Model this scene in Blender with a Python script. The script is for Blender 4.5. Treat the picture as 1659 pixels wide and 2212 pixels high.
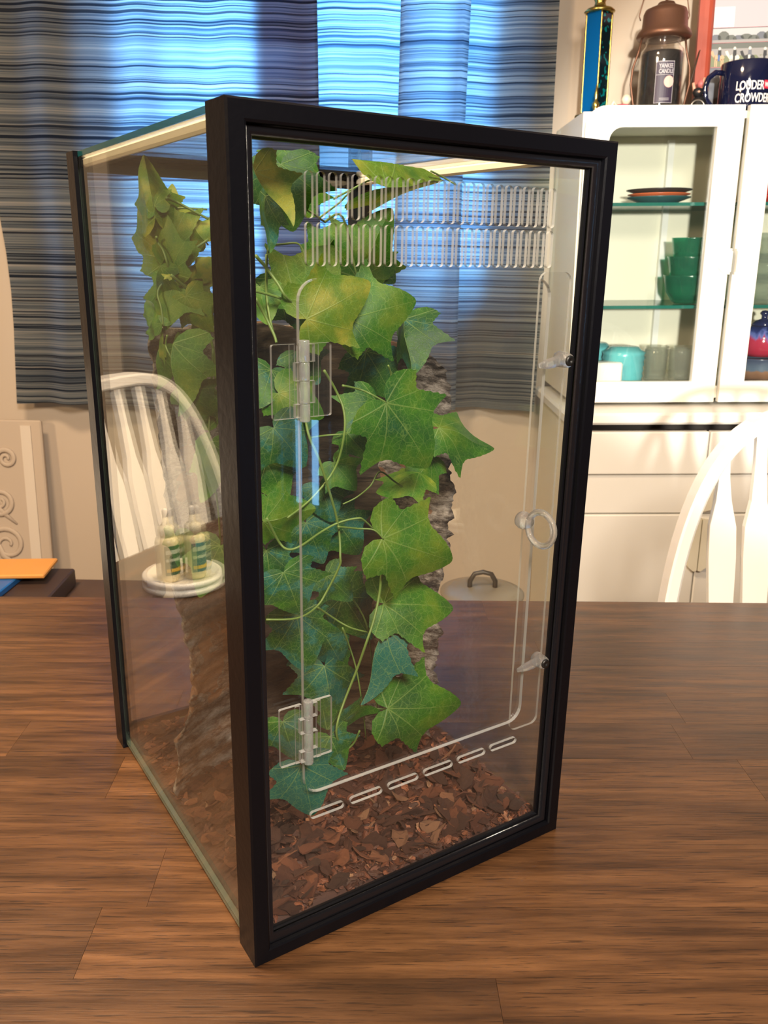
import bpy, bmesh, math, random
from mathutils import Vector, Matrix, noise
for o in list(bpy.data.objects): bpy.data.objects.remove(o)
SC = bpy.context.scene; COL = SC.collection
random.seed(7)
# ------------------------------------------------------------------ camera
PITCH, ROLL = 0.29845, 0.01742
cam = bpy.data.cameras.new('camera'); cam.sensor_fit = 'VERTICAL'; cam.sensor_height = 36.0
cam.lens = 1814.49/2212*36.0; cam.clip_start = 0.02; cam.clip_end = 60
cam.dof.use_dof = True; cam.dof.focus_distance = 0.62; cam.dof.aperture_fstop = 24
co = bpy.data.objects.new('camera', cam); COL.objects.link(co)
fw = Vector((0, math.cos(PITCH), -math.sin(PITCH))); r0 = Vector((1, 0, 0)); u0 = r0.cross(fw)
rr = r0*math.cos(ROLL)+u0*math.sin(ROLL); uu = -r0*math.sin(ROLL)+u0*math.cos(ROLL)
co.matrix_world = Matrix(((rr.x, uu.x, -fw.x, 0), (rr.y, uu.y, -fw.y, 0), (rr.z, uu.z, -fw.z, 1.2002), (0, 0, 0, 1)))
SC.camera = co
# ------------------------------------------------------------------ world, lamps, exposure
w = bpy.data.worlds.new('dusk_sky'); SC.world = w; w.use_nodes = True
bg = w.node_tree.nodes['Background']; bg.inputs[0].default_value = (0.23, 0.56, 1.0, 1); bg.inputs[1].default_value = 7
SC.view_settings.view_transform = 'Standard'; SC.view_settings.look = 'None'
SC.view_settings.exposure = 0.48; SC.view_settings.gamma = 1.0; SC.view_settings.use_curve_mapping = False
cy = SC.cycles
cy.max_bounces = 10; cy.diffuse_bounces = 4; cy.glossy_bounces = 4; cy.transmission_bounces = 8; cy.transparent_max_bounces = 40
cy.use_denoising = True; cy.caustics_reflective = False; cy.caustics_refractive = False; cy.sample_clamp_indirect = 6
def lamp(name, kind, loc, power, color, size, tgt=None):
    l = bpy.data.lights.new(name, kind); l.energy = power; l.color = color
    if kind == 'AREA': l.shape = 'DISK'; l.size = size
    else: l.shadow_soft_size = size
    o = bpy.data.objects.new(name, l); COL.objects.link(o); o.location = loc
    if tgt: o.rotation_euler = (Vector(tgt)-Vector(loc)).to_track_quat('-Z', 'Y').to_euler()
    return o
kl = lamp('spot_lamp', 'SPOT', (-0.45, -3.6, 1.49), 1450, (1.0, 0.95, 0.84), 0.09, (0.98, 2.13, 1.32))
kl.data.spot_size = math.radians(13.0); kl.data.spot_blend = 0.25
lamp('ceiling_lamp', 'AREA', (-0.75, 0.65, 2.40), 36, (1.0, 0.73, 0.47), 0.40, (-0.75, 0.65, 0))
lamp('leaf_fill_light', 'AREA', (0.30, -0.70, 2.05), 44, (1.0, 0.87, 0.72), 0.40, (0.05, 0.5, 0.9))  # added fill light to brighten the leaves; no pendant known here
lamp('wall_lamp', 'AREA', (-1.75, -0.55, 1.75), 27, (1.0, 0.72, 0.43), 0.30, (-0.2, 0.6, 0.95))
# ------------------------------------------------------------------ helpers
class G:
    """collects shapes of one mesh"""
    def __init__(s): s.v = []; s.f = []; s.m = []; s.sm = []
    def add(s, vs, fs, mi=0, M=None, smooth=False):
        n = len(s.v)
        for p in vs: s.v.append(tuple(M @ Vector(p)) if M else tuple(p))
        for k, f in enumerate(fs):
            s.f.append([n+i for i in f]); s.m.append(mi[k] if isinstance(mi, list) else mi); s.sm.append(smooth)
        return s
    def box(s, x0, x1, y0, y1, z0, z1, mi=0, M=None):
        v = [(x, y, z) for z in (z0, z1) for y in (y0, y1) for x in (x0, x1)]
        return s.add(v, [(0, 2, 3, 1), (4, 5, 7, 6), (0, 1, 5, 4), (2, 6, 7, 3), (0, 4, 6, 2), (1, 3, 7, 5)], mi, M)
    def cbox(s, x0, x1, y0, y1, z0, z1, b, mi=0, M=None):
        """box with every edge chamfered by b"""
        bm = bmesh.new(); bmesh.ops.create_cube(bm, size=1)
        for v in bm.verts: v.co = (x0+(v.co.x+.5)*(x1-x0), y0+(v.co.y+.5)*(y1-y0), z0+(v.co.z+.5)*(z1-z0))
        bmesh.ops.bevel(bm, geom=bm.edges[:], offset=b, segments=1, affect='EDGES')
        bm.verts.index_update()
        s.add([v.co[:] for v in bm.verts], [[v.index for v in f.verts] for f in bm.faces], mi, M); bm.free(); return s
    def lathe(s, prof, seg=24, mi=0, M=None, smooth=True):
        v = []; f = []; n = len(prof)
        for i in range(seg):
            a = 2*math.pi*i/seg
            for r, z in prof: v.append((r*math.cos(a), r*math.sin(a), z))
        for i in range(seg):
            j = (i+1) % seg
            for k in range(n-1): f.append((i*n+k, j*n+k, j*n+k+1, i*n+k+1))
        if prof[0][0] > 1e-6: f.append([i*n for i in range(seg)][::-1])
        if prof[-1][0] > 1e-6: f.append([i*n+n-1 for i in range(seg)])
        return s.add(v, f, mi, M, smooth)
    def cyl(s, p, q, r, seg=16, mi=0, r2=None, M=None):
        p = Vector(p); q = Vector(q); L = (q-p).length
        A = Matrix.Translation(p) @ (q-p).to_track_quat('Z', 'Y').to_matrix().to_4x4()
        return s.lathe([(r, 0), (r if r2 is None else r2, L)], seg, mi, (M @ A) if M else A)
    def tube(s, path, r, seg=8, mi=0, closed=False, sec=None, M=None, up=None, smooth=True):
        """section swept along a path; r may be a list; sec = list of 2-D points instead of a circle"""
        P = [Vector(p) for p in path]; n = len(P); v = []; f = []
        sec0 = sec or [(math.cos(2*math.pi*k/seg), math.sin(2*math.pi*k/seg)) for k in range(seg)]
        m = len(sec0); prev = Vector(up) if up else None
        for i in range(n):
            t = (P[(i+1) % n]-P[i-1]) if closed else (P[min(i+1, n-1)]-P[max(i-1, 0)])
            t.normalize()
            if prev is None: prev = Vector((0, 0, 1)) if abs(t.z) < .9 else Vector((1, 0, 0))
            a = prev-t*prev.dot(t)
            if a.length < 1e-6: a = t.orthogonal()
            a.normalize(); b = t.cross(a)
            if not up: prev = a
            ri = r[i] if isinstance(r, (list, tuple)) else r
            for x, y in sec0: v.append(P[i]+a*(x*ri)+b*(y*ri))
        for i in range(n if closed else n-1):
            j = (i+1) % n
            for k in range(m): l = (k+1) % m; f.append((i*m+k, i*m+l, j*m+l, j*m+k))
        if not closed: f.append(list(range(m))[::-1]); f.append([(n-1)*m+k for k in range(m)])
        return s.add(v, f, mi, M, smooth)
    def ring(s, W, H, prof, mi=0, M=None, smooth=False):
        """closed profile (inset d, depth y) carried round the rectangle 0..W, 0..H with mitred corners"""
        v = []; f = []; n = len(prof)
        for cx, cz, sx, sz in ((0, 0, 1, 1), (W, 0, -1, 1), (W, H, -1, -1), (0, H, 1, -1)):
            for d, y in prof: v.append((cx+sx*d, y, cz+sz*d))
        for i in range(4):
            j = (i+1) % 4
            for k in range(n): l = (k+1) % n; f.append((i*n+k, j*n+k, j*n+l, i*n+l))
        return s.add(v, f, mi, M, smooth)
    def plate(s, outline, holes, y0, y1, mi=0, edge=None, M=None):
        """flat plate in the xz plane with holes, from y0 to y1; edge = material slot of the cut edges"""
        cu = bpy.data.curves.new('c', 'CURVE'); cu.dimensions = '2D'; cu.fill_mode = 'BOTH'; cu.extrude = (y1-y0)/2
        for loop in [outline]+list(holes):
            sp = cu.splines.new('POLY'); sp.points.add(len(loop)-1); sp.use_cyclic_u = True
            for i, (x, z) in enumerate(loop): sp.points[i].co = (x, z, 0, 1)
        ob = bpy.data.objects.new('c', cu); me = bpy.data.meshes.new_from_object(ob)
        vs = [(q.co.x, (y0+y1)/2-q.co.z, q.co.y) for q in me.vertices]
        fs = [list(p.vertices) for p in me.polygons]
        mm = [(edge if (edge is not None and abs(p.normal.z) < .5) else mi) for p in me.polygons]
        s.add(vs, fs, mm, M)
        bpy.data.objects.remove(ob); bpy.data.curves.remove(cu); bpy.data.meshes.remove(me); return s
    def build(s, name, mats, parent=None, M=None, fix=True):
        me = bpy.data.meshes.new(name); me.from_pydata(s.v, [], s.f)
        for mt in (mats if isinstance(mats, (list, tuple)) else [mats]): me.materials.append(mt)
        me.polygons.foreach_set('material_index', s.m); me.polygons.foreach_set('use_smooth', s.sm)
        if fix:
            bm = bmesh.new(); bm.from_mesh(me); bmesh.ops.recalc_face_normals(bm, faces=bm.faces); bm.to_mesh(me); bm.free()
        me.update()
        return link(name, me, parent, M)
def link(name, me, parent=None, M=None):
    o = bpy.data.objects.new(name, me); COL.objects.link(o)
    if parent: o.parent = parent
    if M is not None: o.matrix_local = M
    return o
def thing(name, label, cat, M=None, group=None):
    o = bpy.data.objects.new(name, None); COL.objects.link(o); o.empty_display_size = .05
    if M is not None: o.matrix_world = M
    return tag(o, label, cat, group)
def tag(o, label, cat, group=None):
    o['label'] = label; o['category'] = cat
    if group: o['group'] = group
    return o
def struct(o): o['kind'] = 'structure'; return o
def stuff(o): o['kind'] = 'stuff'; return o
def rrect(x0, x1, z0, z1, r, n=6, corners=(1, 1, 1, 1)):
    pts = []
    for k, (cx, cz, a0) in enumerate(((x1-r, z1-r, 0), (x0+r, z1-r, 90), (x0+r, z0+r, 180), (x1-r, z0+r, 270))):
        if corners[k]:
            for i in range(n+1): a = math.radians(a0+90*i/n); pts.append((cx+r*math.cos(a), cz+r*math.sin(a)))
        else: pts.append(((x1, z1), (x0, z1), (x0, z0), (x1, z0))[k])
    return pts
T = Matrix.Translation
def RX(a): return Matrix.Rotation(a, 4, 'X')
def RY(a): return Matrix.Rotation(a, 4, 'Y')
def RZ(a): return Matrix.Rotation(a, 4, 'Z')
# ------------------------------------------------------------------ materials
class N:
    def __init__(s, name):
        s.m = bpy.data.materials.new(name); s.m.use_nodes = True; s.t = s.m.node_tree
        for n in list(s.t.nodes): s.t.nodes.remove(n)
        s.out = s.t.nodes.new('ShaderNodeOutputMaterial')
    def n(s, kind, ins=None, **kw):
        nd = s.t.nodes.new('ShaderNode'+kind)
        for k, v in kw.items(): setattr(nd, k, v)
        for k, v in (ins or {}).items():
            if hasattr(v, 'node') or isinstance(v, bpy.types.NodeSocket): s.t.links.new(v, nd.inputs[k])
            elif isinstance(v, bpy.types.Node): s.t.links.new(v.outputs[0], nd.inputs[k])
            else:
                try: nd.inputs[k].default_value = v
                except Exception: nd.inputs[k].default_value = (*v, 1)
        return nd
    def math(s, op, a, b=0.0, c=0.0, clamp=False):
        nd = s.t.nodes.new('ShaderNodeMath'); nd.operation = op; nd.use_clamp = clamp
        for i, v in enumerate((a, b, c)):
            if isinstance(v, (int, float)): nd.inputs[i].default_value = v
            else: s.t.links.new(v if isinstance(v, bpy.types.NodeSocket) else v.outputs[0], nd.inputs[i])
        return nd.outputs[0]
    def ramp(s, fac, stops):
        nd = s.t.nodes.new('ShaderNodeValToRGB'); el = nd.color_ramp.elements
        while len(el) < len(stops): el.new(.5)
        for e, (p, c) in zip(el, stops): e.position = p; e.color = (*c, 1)
        s.t.links.new(fac, nd.inputs[0]); return nd.outputs[0]
    def mix(s, fac, a, b, mode='MIX'):
        nd = s.t.nodes.new('ShaderNodeMix'); nd.data_type = 'RGBA'; nd.blend_type = mode
        for i, v in ((0, fac), (6, a), (7, b)):
            if isinstance(v, bpy.types.NodeSocket): s.t.links.new(v, nd.inputs[i])
            elif isinstance(v, (int, float)): nd.inputs[i].default_value = v
            else: nd.inputs[i].default_value = (*v, 1)
        return nd.outputs[2]
    def shade(s, sh): s.t.links.new(sh if isinstance(sh, bpy.types.NodeSocket) else sh.outputs[0], s.out.inputs[0]); return s.m
    def mixs(s, fac, a, b):
        nd = s.t.nodes.new('ShaderNodeMixShader')
        for i, v in ((0, fac), (1, a), (2, b)):
            if isinstance(v, (int, float)): nd.inputs[i].default_value = v
            else: s.t.links.new(v if isinstance(v, bpy.types.NodeSocket) else v.outputs[0], nd.inputs[i])
        return nd
def plain(name, col, rough=.5, metal=0., spec=.5, vary=0., bump=0., bscale=40, coat=0., scale=8):
    k = N(name); tc = k.n('TexCoord').outputs['Object']
    c = col
    if vary:
        nz = k.n('TexNoise', {'Vector': tc, 'Scale': scale, 'Detail': 4}).outputs[0]
        c = k.mix(nz, tuple(x*(1-vary) for x in col), tuple(min(1, x*(1+vary)) for x in col))
    b = k.n('BsdfPrincipled', {'Base Color': c, 'Roughness': rough, 'Metallic': metal, 'Specular IOR Level': spec, 'Coat Weight': coat})
    if bump:
        h = k.n('TexNoise', {'Vector': tc, 'Scale': bscale, 'Detail': 5}).outputs[0]
        k.t.links.new(k.n('Bump', {'Height': h, 'Strength': bump, 'Distance': .002}).outputs[0], b.inputs['Normal'])
    return k.shade(b)
def sheet_glass(name, tint, ior=1.5, haze=0., dirt=0., rough=0.0):
    """clear sheet: passes light straight through, mirrors by Fresnel; a little dust"""
    k = N(name); back = k.n('NewGeometry').outputs['Backfacing']
    i2 = k.math('ADD', k.math('MULTIPLY', back, 1/ior-ior), ior)
    fr = k.n('Fresnel', {'IOR': i2}).outputs[0]
    tr = k.n('BsdfTransparent', {'Color': tint}); gl = k.n('BsdfGlossy', {'Color': (1, 1, 1), 'Roughness': rough})
    base = tr
    if haze:
        df = k.n('BsdfDiffuse', {'Color': (.8, .82, .85)})
        nz = k.n('TexNoise', {'Vector': k.n('TexCoord').outputs['Object'], 'Scale': 9., 'Detail': 6, 'Roughness': .7}).outputs[0]
        base = k.mixs(k.math('MULTIPLY', nz, haze*2), tr, df)
    return k.shade(k.mixs(fr, base, gl))
GLASS = sheet_glass('tank_glass', (.965, .985, .975), haze=.004)
ACRYL = sheet_glass('clear_acrylic', (.985, .985, .98), 1.49, haze=.004)
PANE = sheet_glass('cabinet_glass', (.95, .965, .955), haze=.004)
def edge_mat(name, col, tr, rough=.12):
    k = N(name)
    b = k.n('BsdfPrincipled', {'Base Color': col, 'Roughness': rough, 'Specular IOR Level': .8})
    t = k.n('BsdfTransparent', {'Color': tuple(min(1, c*.4+.6) for c in col)})
    return k.shade(k.mixs(tr, b, t))
ACR_EDGE = edge_mat('polished_acrylic_edge', (.56, .56, .55), .52, .05)
TEAL_EDGE = edge_mat('teal_glass_edge', (.004, .055, .065), .1)
GREY_EDGE = edge_mat('grey_green_glass_edge', (.10, .13, .10), .1)
def clear_plastic(name, col=(.97, .97, .97), rough=.02, milk=.08):
    k = N(name)
    g = k.n('BsdfGlass', {'Color': col, 'Roughness': rough, 'IOR': 1.45})
    d = k.n('BsdfDiffuse', {'Color': (.8, .8, .8)}); t = k.n('BsdfTransparent', {'Color': (.95, .95, .95)})
    return k.shade(k.mixs(milk, k.mixs(.45, g, t), d))
CLEAR = clear_plastic('clear_plastic')
HINGE = clear_plastic('milky_clear_plastic', rough=.06, milk=.14)
BLACK = plain('black_plastic', (.003, .003, .0045), .30, spec=.17, bump=.10, bscale=160)
BEAD = plain('black_silicone', (.006, .006, .008), .16, bump=.25, bscale=60)
RUBBER = plain('black_rubber_cap', (.006, .006, .006), .4)
SEAL = plain('cream_silicone', (.86, .78, .62), .4)
WHITE = plain('white_gloss_paint', (.86, .84, .79), .32, vary=.02)
CHAIR = plain('white_chair_paint', (.86, .84, .80), .35)
CREAM = plain('cream_enamel', (.80, .76, .62), .4)
WALLL = plain('unseen_wall_brown', (.20, .16, .125), .85)  # dark tone made up to weaken the veil reflected in the side glass
WALLD = plain('unseen_wall_slate', (.085, .088, .10), .85)  # dark tone made up to cut the veil on the acrylic front
WALL = plain('cream_wall_paint', (.53, .44, .35), .85, vary=.03, bump=.08, bscale=120, scale=3)
CEIL = plain('white_ceiling_paint', (.78, .74, .68), .9)
FLOOR = plain('brown_floor', (.16, .09, .05), .5, vary=.25)
GAP_SHADE = plain('painted_gap_shade', (.02, .014, .010), .6)  # dark colour standing in for shade between the drawers
GOLD = plain('gold_plastic', (.55, .42, .12), .25, metal=1)
COPPER = plain('brown_copper', (.16, .075, .045), .42, metal=.6)
STEEL = plain('brushed_steel', (.42, .38, .33), .32, metal=1)
TEALEDGE2 = plain('green_glass_shelf_edge', (.01, .16, .13), .1)
def glassy(name, col, rough=.03, body=.2):
    """coloured clear glassware"""
    k = N(name); back = k.n('NewGeometry').outputs['Backfacing']
    fr = k.n('Fresnel', {'IOR': k.math('ADD', k.math('MULTIPLY', back, 1/1.5-1.5), 1.5)}).outputs[0]
    t = k.n('BsdfTransparent', {'Color': tuple(c**.6 for c in col)}); d = k.n('BsdfDiffuse', {'Color': col}); tl = k.n('BsdfTranslucent', {'Color': col})
    g = k.n('BsdfGlossy', {'Color': (1, 1, 1), 'Roughness': rough})
    return k.shade(k.mixs(fr, k.mixs(body, t, k.mixs(.5, d, tl)), g))
# wood of the table: each stave draws its own tone
k = N('stained_wood'); oi = k.n('ObjectInfo').outputs['Random']; tc = k.n('TexCoord').outputs['Object']
off = k.n('VectorMath', {0: tc, 1: k.n('CombineXYZ', {0: k.math('MULTIPLY', oi, 37.), 1: k.math('MULTIPLY', oi, 91.), 2: k.math('MULTIPLY', oi, 11.)}).outputs[0]}, operation='ADD').outputs[0]
g1 = k.n('TexNoise', {'Vector': k.n('Mapping', {'Vector': off, 'Scale': (7, 95, 30)}).outputs[0], 'Scale': 1., 'Detail': 8, 'Roughness': .68, 'Distortion': .15}).outputs[0]
g2 = k.n('TexNoise', {'Vector': k.n('Mapping', {'Vector': off, 'Scale': (24, 760, 90)}).outputs[0], 'Scale': 1., 'Detail': 4, 'Roughness': .6}).outputs[0]
g3 = k.n('TexNoise', {'Vector': k.n('Mapping', {'Vector': tc, 'Scale': (2.2, 5., 3)}).outputs[0], 'Scale': 1., 'Detail': 5, 'Roughness': .6}).outputs[0]
c1 = k.ramp(g1, [(.30, (.036, .0155, .0062)), (.46, (.088, .038, .0142)), (.60, (.142, .063, .0235)), (.8, (.21, .097, .038))])
c2 = k.mix(k.math('MULTIPLY', k.math('LESS_THAN', g2, .40), .72), c1, (.016, .007, .0035))
tone = k.math('ADD', k.math('MULTIPLY', oi, .42), k.math('ADD', k.math('MULTIPLY', g3, 1.6), -.28))
c3 = k.mix(k.math('MULTIPLY', k.math('SUBTRACT', 1.12, tone), .75, clamp=True), c2, (.015, .0075, .0045))
WOODB = k.n('BsdfPrincipled', {'Base Color': c3, 'Roughness': k.math('ADD', k.math('MULTIPLY', g1, .22), .24), 'Specular IOR Level': .55})
k.t.links.new(k.n('Bump', {'Height': g2, 'Strength': .22, 'Distance': .0006}).outputs[0], WOODB.inputs['Normal'])
WOOD = k.shade(WOODB)
# curtain cloth: woven horizontal stripes, lets the window light through
k = N('striped_curtain_cloth'); tc = k.n('TexCoord').outputs['Object']
s1 = k.n('TexNoise', {'Vector': k.n('Mapping', {'Vector': tc, 'Scale': (1.0, 1.0, 130)}).outputs[0], 'Scale': 1., 'Detail': 1, 'Roughness': .5}).outputs[0]
s2 = k.n('TexNoise', {'Vector': k.n('Mapping', {'Vector': tc, 'Scale': (1.4, 1.4, 330)}).outputs[0], 'Scale': 1., 'Detail': 2, 'Roughness': .6}).outputs[0]
s3 = k.n('TexNoise', {'Vector': k.n('Mapping', {'Vector': tc, 'Scale': (.5, .5, 230), 'Location': (3, 1, 7)}).outputs[0], 'Scale': 1., 'Detail': 0}).outputs[0]
st = k.math('ADD', k.math('MULTIPLY', s1, .45), k.math('MULTIPLY', s2, .55))
cd = k.ramp(st, [(.34, (.045, .044, .052)), (.46, (.105, .102, .106)), (.55, (.165, .16, .16)), (.68, (.30, .29, .28))])
dk = k.math('MULTIPLY', k.math('MULTIPLY', k.math('SUBTRACT', s3, .60, clamp=True), 18., clamp=True), .9)
cd = k.mix(dk, cd, (.010, .012, .024))
ct = k.ramp(st, [(.36, (.09, .20, .34)), (.46, (.30, .46, .64)), (.55, (.56, .74, .88)), (.66, (.95, .98, 1.0))])  # dusk sky blue is mixed into the cloth's translucent colour
ct = k.mix(dk, ct, (.01, .035, .08))
CLOTH = k.shade(k.mixs(.50, k.n('BsdfDiffuse', {'Color': cd, 'Roughness': .6}), k.n('BsdfTranslucent', {'Color': ct})))
# ivy leaf: UV holds the flat leaf outline; object colour.r = leaf yellowness, with sheen and shade painted in
k = N('silk_ivy_leaf'); uv = k.n('UVMap').outputs[0]; sp = k.n('SeparateXYZ', {0: uv}); x = sp.outputs[0]; y = sp.outputs[1]; ax = k.math('ABSOLUTE', x)
tint = k.math('SUBTRACT', k.math('MULTIPLY', k.n('SeparateColor', {0: k.n('ObjectInfo').outputs['Color']}).outputs[0], 2.), 1.); rnd = k.n('ObjectInfo').outputs['Random']
vm = None
for a in (0, 40, 66, 104):
    dx, dy = math.sin(math.radians(a)), math.cos(math.radians(a))
    pp = k.math('ABSOLUTE', k.math('SUBTRACT', k.math('MULTIPLY', ax, dy), k.math('MULTIPLY', y, dx)))
    al = k.math('ADD', k.math('MULTIPLY', ax, dx), k.math('MULTIPLY', y, dy))
    wd = k.math('MULTIPLY', k.math('SUBTRACT', 1.15, al), .009 if a in (0, 40, 104) else .006)
    mk = k.math('MULTIPLY', k.math('SUBTRACT', 1.3, k.math('DIVIDE', pp, wd), clamp=True), k.math('GREATER_THAN', al, 0.))
    vm = mk if vm is None else k.math('MAXIMUM', vm, mk)
rv = k.n('CombineXYZ', {0: k.math('ADD', x, k.math('MULTIPLY', rnd, 9.)), 1: y, 2: 0.}).outputs[0]
wob = k.n('VectorMath', {0: rv, 1: k.n('VectorMath', {0: k.n('TexNoise', {'Vector': rv, 'Scale': 6.}).outputs[1], 'Scale': .10}, operation='SCALE').outputs[0]}, operation='ADD').outputs[0]
ve = k.n('TexVoronoi', {'Vector': wob, 'Scale': 11.}, feature='DISTANCE_TO_EDGE').outputs[0]
ve2 = k.n('TexVoronoi', {'Vector': wob, 'Scale': 32.}, feature='DISTANCE_TO_EDGE').outputs[0]
fine = k.math('MAXIMUM', k.math('MULTIPLY', k.math('SUBTRACT', 1., k.math('MULTIPLY', ve, 22.), clamp=True), .8), k.math('MULTIPLY', k.math('SUBTRACT', 1., k.math('MULTIPLY', ve2, 14.), clamp=True), .42))
blo = k.n('TexNoise', {'Vector': rv, 'Scale': 2.3, 'Detail': 3}).outputs[0]
yel = k.math('ADD', tint, k.math('MULTIPLY', k.math('SUBTRACT', blo, .5), 1.5), clamp=True)
base = k.ramp(yel, [(0., (.004, .105, .085)), (.09, (.006, .072, .020)), (.22, (.009, .080, .007)), (.5, (.034, .145, .005)), (.8, (.115, .20, .010)), (1., (.28, .29, .03))])  # teal low end paints the blue window sheen and shadowed leaves
mot = k.n('TexNoise', {'Vector': rv, 'Scale': 60., 'Detail': 2}).outputs[0]
base = k.mix(k.math('MULTIPLY', k.math('SUBTRACT', mot, .35, clamp=True), .9), base, (.012, .05, .010))
base = k.mix(k.math('MULTIPLY', fine, .75), base, k.mix(.5, base, (.24, .38, .09)))
base = k.mix(k.math('MULTIPLY', vm, .45), base, (.20, .30, .08))
b = k.n('BsdfPrincipled', {'Base Color': base, 'Roughness': .5, 'Specular IOR Level': .35})
k.t.links.new(k.n('Bump', {'Height': k.math('ADD', vm, k.math('MULTIPLY', fine, .3)), 'Strength': .28, 'Distance': .0010}).outputs[0], b.inputs['Normal'])
LEAF = k.shade(k.mixs(.22, b, k.n('BsdfTranslucent', {'Color': base})))
STEM = plain('green_vine_stem', (.10, .17, .035), .5, vary=.4, bump=.2)
# bark chips: tone per object and per chip
k = N('reddish_bark_chip'); rn = k.math('FRACT', k.math('ADD', k.n('ObjectInfo').outputs['Random'], k.n('NewGeometry').outputs['Random Per Island']))
tc = k.n('TexCoord').outputs['Object']
cc = k.ramp(rn, [(0., (.030, .009, .005)), (.45, (.085, .023, .010)), (.75, (.165, .046, .018)), (.93, (.29, .095, .038)), (1., (.45, .26, .15))])
gr = k.n('TexNoise', {'Vector': k.n('Mapping', {'Vector': tc, 'Scale': (60, 420, 200)}).outputs[0], 'Scale': 1., 'Detail': 4}).outputs[0]
cc = k.mix(k.math('MULTIPLY', k.math('SUBTRACT', gr, .3, clamp=True), 1.3, clamp=True), k.mix(.6, cc, (.02, .008, .005)), cc)
b = k.n('BsdfPrincipled', {'Base Color': cc, 'Roughness': .72})
k.t.links.new(k.n('Bump', {'Height': gr, 'Strength': .8, 'Distance': .0010}).outputs[0], b.inputs['Normal'])
CHIP = k.shade(b)
# cork bark; inner tone darkened to paint the hollow's shade
k = N('cork_bark_inner_shaded'); tc = k.n('TexCoord').outputs['Object']
n1 = k.n('TexNoise', {'Vector': k.n('Mapping', {'Vector': tc, 'Scale': (12, 12, 70)}).outputs[0], 'Scale': 1., 'Detail': 8, 'Roughness': .7}).outputs[0]
n2 = k.n('TexNoise', {'Vector': k.n('Mapping', {'Vector': tc, 'Scale': (30, 30, 260)}).outputs[0], 'Scale': 1., 'Detail': 3}).outputs[0]
cc = k.ramp(n1, [(.3, (.012, .008, .006)), (.48, (.045, .032, .021)), (.62, (.095, .07, .045)), (.75, (.19, .14, .09))])
cc = k.mix(k.math('MULTIPLY', k.math('LESS_THAN', n2, .40), .7), cc, (.012, .008, .006))
b = k.n('BsdfPrincipled', {'Base Color': cc, 'Roughness': .8})
k.t.links.new(k.n('Bump', {'Height': n1, 'Strength': .8, 'Distance': .004}).outputs[0], b.inputs['Normal'])
CORK_IN = k.shade(b)
k = N('cork_bark_outer'); tc = k.n('TexCoord').outputs['Object']
n1 = k.n('TexNoise', {'Vector': k.n('Mapping', {'Vector': tc, 'Scale': (50, 50, 110)}).outputs[0], 'Scale': 1., 'Detail': 8, 'Roughness': .75}).outputs[0]
n2 = k.n('TexNoise', {'Vector': tc, 'Scale': 22., 'Detail': 3}).outputs[0]
cc = k.ramp(n1, [(.38, (.014, .010, .008)), (.46, (.10, .082, .068)), (.54, (.27, .24, .21)), (.68, (.50, .46, .42))])
cc = k.mix(k.math('MULTIPLY', k.math('GREATER_THAN', n2, .60), .75), cc, (.26, .115, .05))
b = k.n('BsdfPrincipled', {'Base Color': cc, 'Roughness': .88})
k.t.links.new(k.n('Bump', {'Height': n1, 'Strength': 1., 'Distance': .006}).outputs[0], b.inputs['Normal'])
CORK_OUT = k.shade(b)
# ------------------------------------------------------------------ the room
XL, XR, YB, YF, ZC = -2.3, 2.6, 2.50, -4.4, 2.45
WX0, WX1, WZ0, WZ1 = -.700, .285, 1.075, 2.15          # window opening
struct(G().box(XL-.1, XR+.1, YF-.1, YB+.1, -.1, 0).build('floor', FLOOR))
struct(G().box(XL-.1, XR+.1, YF-.1, YB+.1, ZC, ZC+.1).build('ceiling', CEIL))
struct(G().box(XL-.1, XL, YF-.1, YB+.1, 0, ZC).build('wall_left', WALLL))
struct(G().box(XL, XR, YF-.1, YF, 0, ZC).build('wall_front', WALL))
g = G()
g.box(XL, WX0, YB, YB+.12, 0, ZC).box(WX1, XR, YB, YB+.12, 0, ZC).box(WX0, WX1, YB, YB+.12, 0, WZ0).box(WX0, WX1, YB, YB+.12, WZ1, ZC)
struct(g.build('wall_back', WALL))
g = G(); DY0, DY1, DZ0, DZ1 = -1.30, -.86, .09, .56      # glazed lower half of the side door
g.box(XR, XR+.1, YF-.1, DY0, 0, ZC).box(XR, XR+.1, DY1, YB+.1, 0, ZC).box(XR, XR+.1, DY0, DY1, 0, DZ0).box(XR, XR+.1, DY0, DY1, DZ1, ZC)
struct(g.build('wall_right', WALLD))
d1 = G(); d1.box(XR+.03, XR+.07, DY0, DY0+.03, DZ0, DZ1).box(XR+.03, XR+.07, DY1-.03, DY1, DZ0, DZ1).box(XR+.03, XR+.07, DY0+.03, DY1-.03, DZ0, DZ0+.04).box(XR+.03, XR+.07, DY0+.03, DY1-.03, DZ1-.04, DZ1)
for ya, yb in ((-1.27, -1.195), (-1.178, -1.13), (-1.085, -1.05), (-1.0, -.955), (-.94, -.89)): d1.box(XR+.035, XR+.065, ya, yb, DZ0+.04, DZ1-.04)
d1 = struct(d1.build('door_1', WALLD))
struct(G().box(XR+.048, XR+.052, DY0+.03, DY1-.03, DZ0+.04, DZ1-.04).build('door_pane', PANE, d1))
w1 = G(); w1.ring(WX1-WX0, WZ1-WZ0, [(0, .05), (0, .10), (.045, .10), (.045, .05)], M=T((WX0, YB, WZ0)))
w1.box(WX0+.045, WX1-.045, YB+.055, YB+.095, 1.60, 1.645).box(WX0-.06, WX1+.06, YB-.018, YB+.05, WZ0-.03, WZ0)
w1 = struct(w1.build('window_1', WHITE))
struct(G().box(WX0+.045, WX1-.045, YB+.073, YB+.077, WZ0+.045, WZ1-.045).build('window_pane', PANE, w1))
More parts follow.
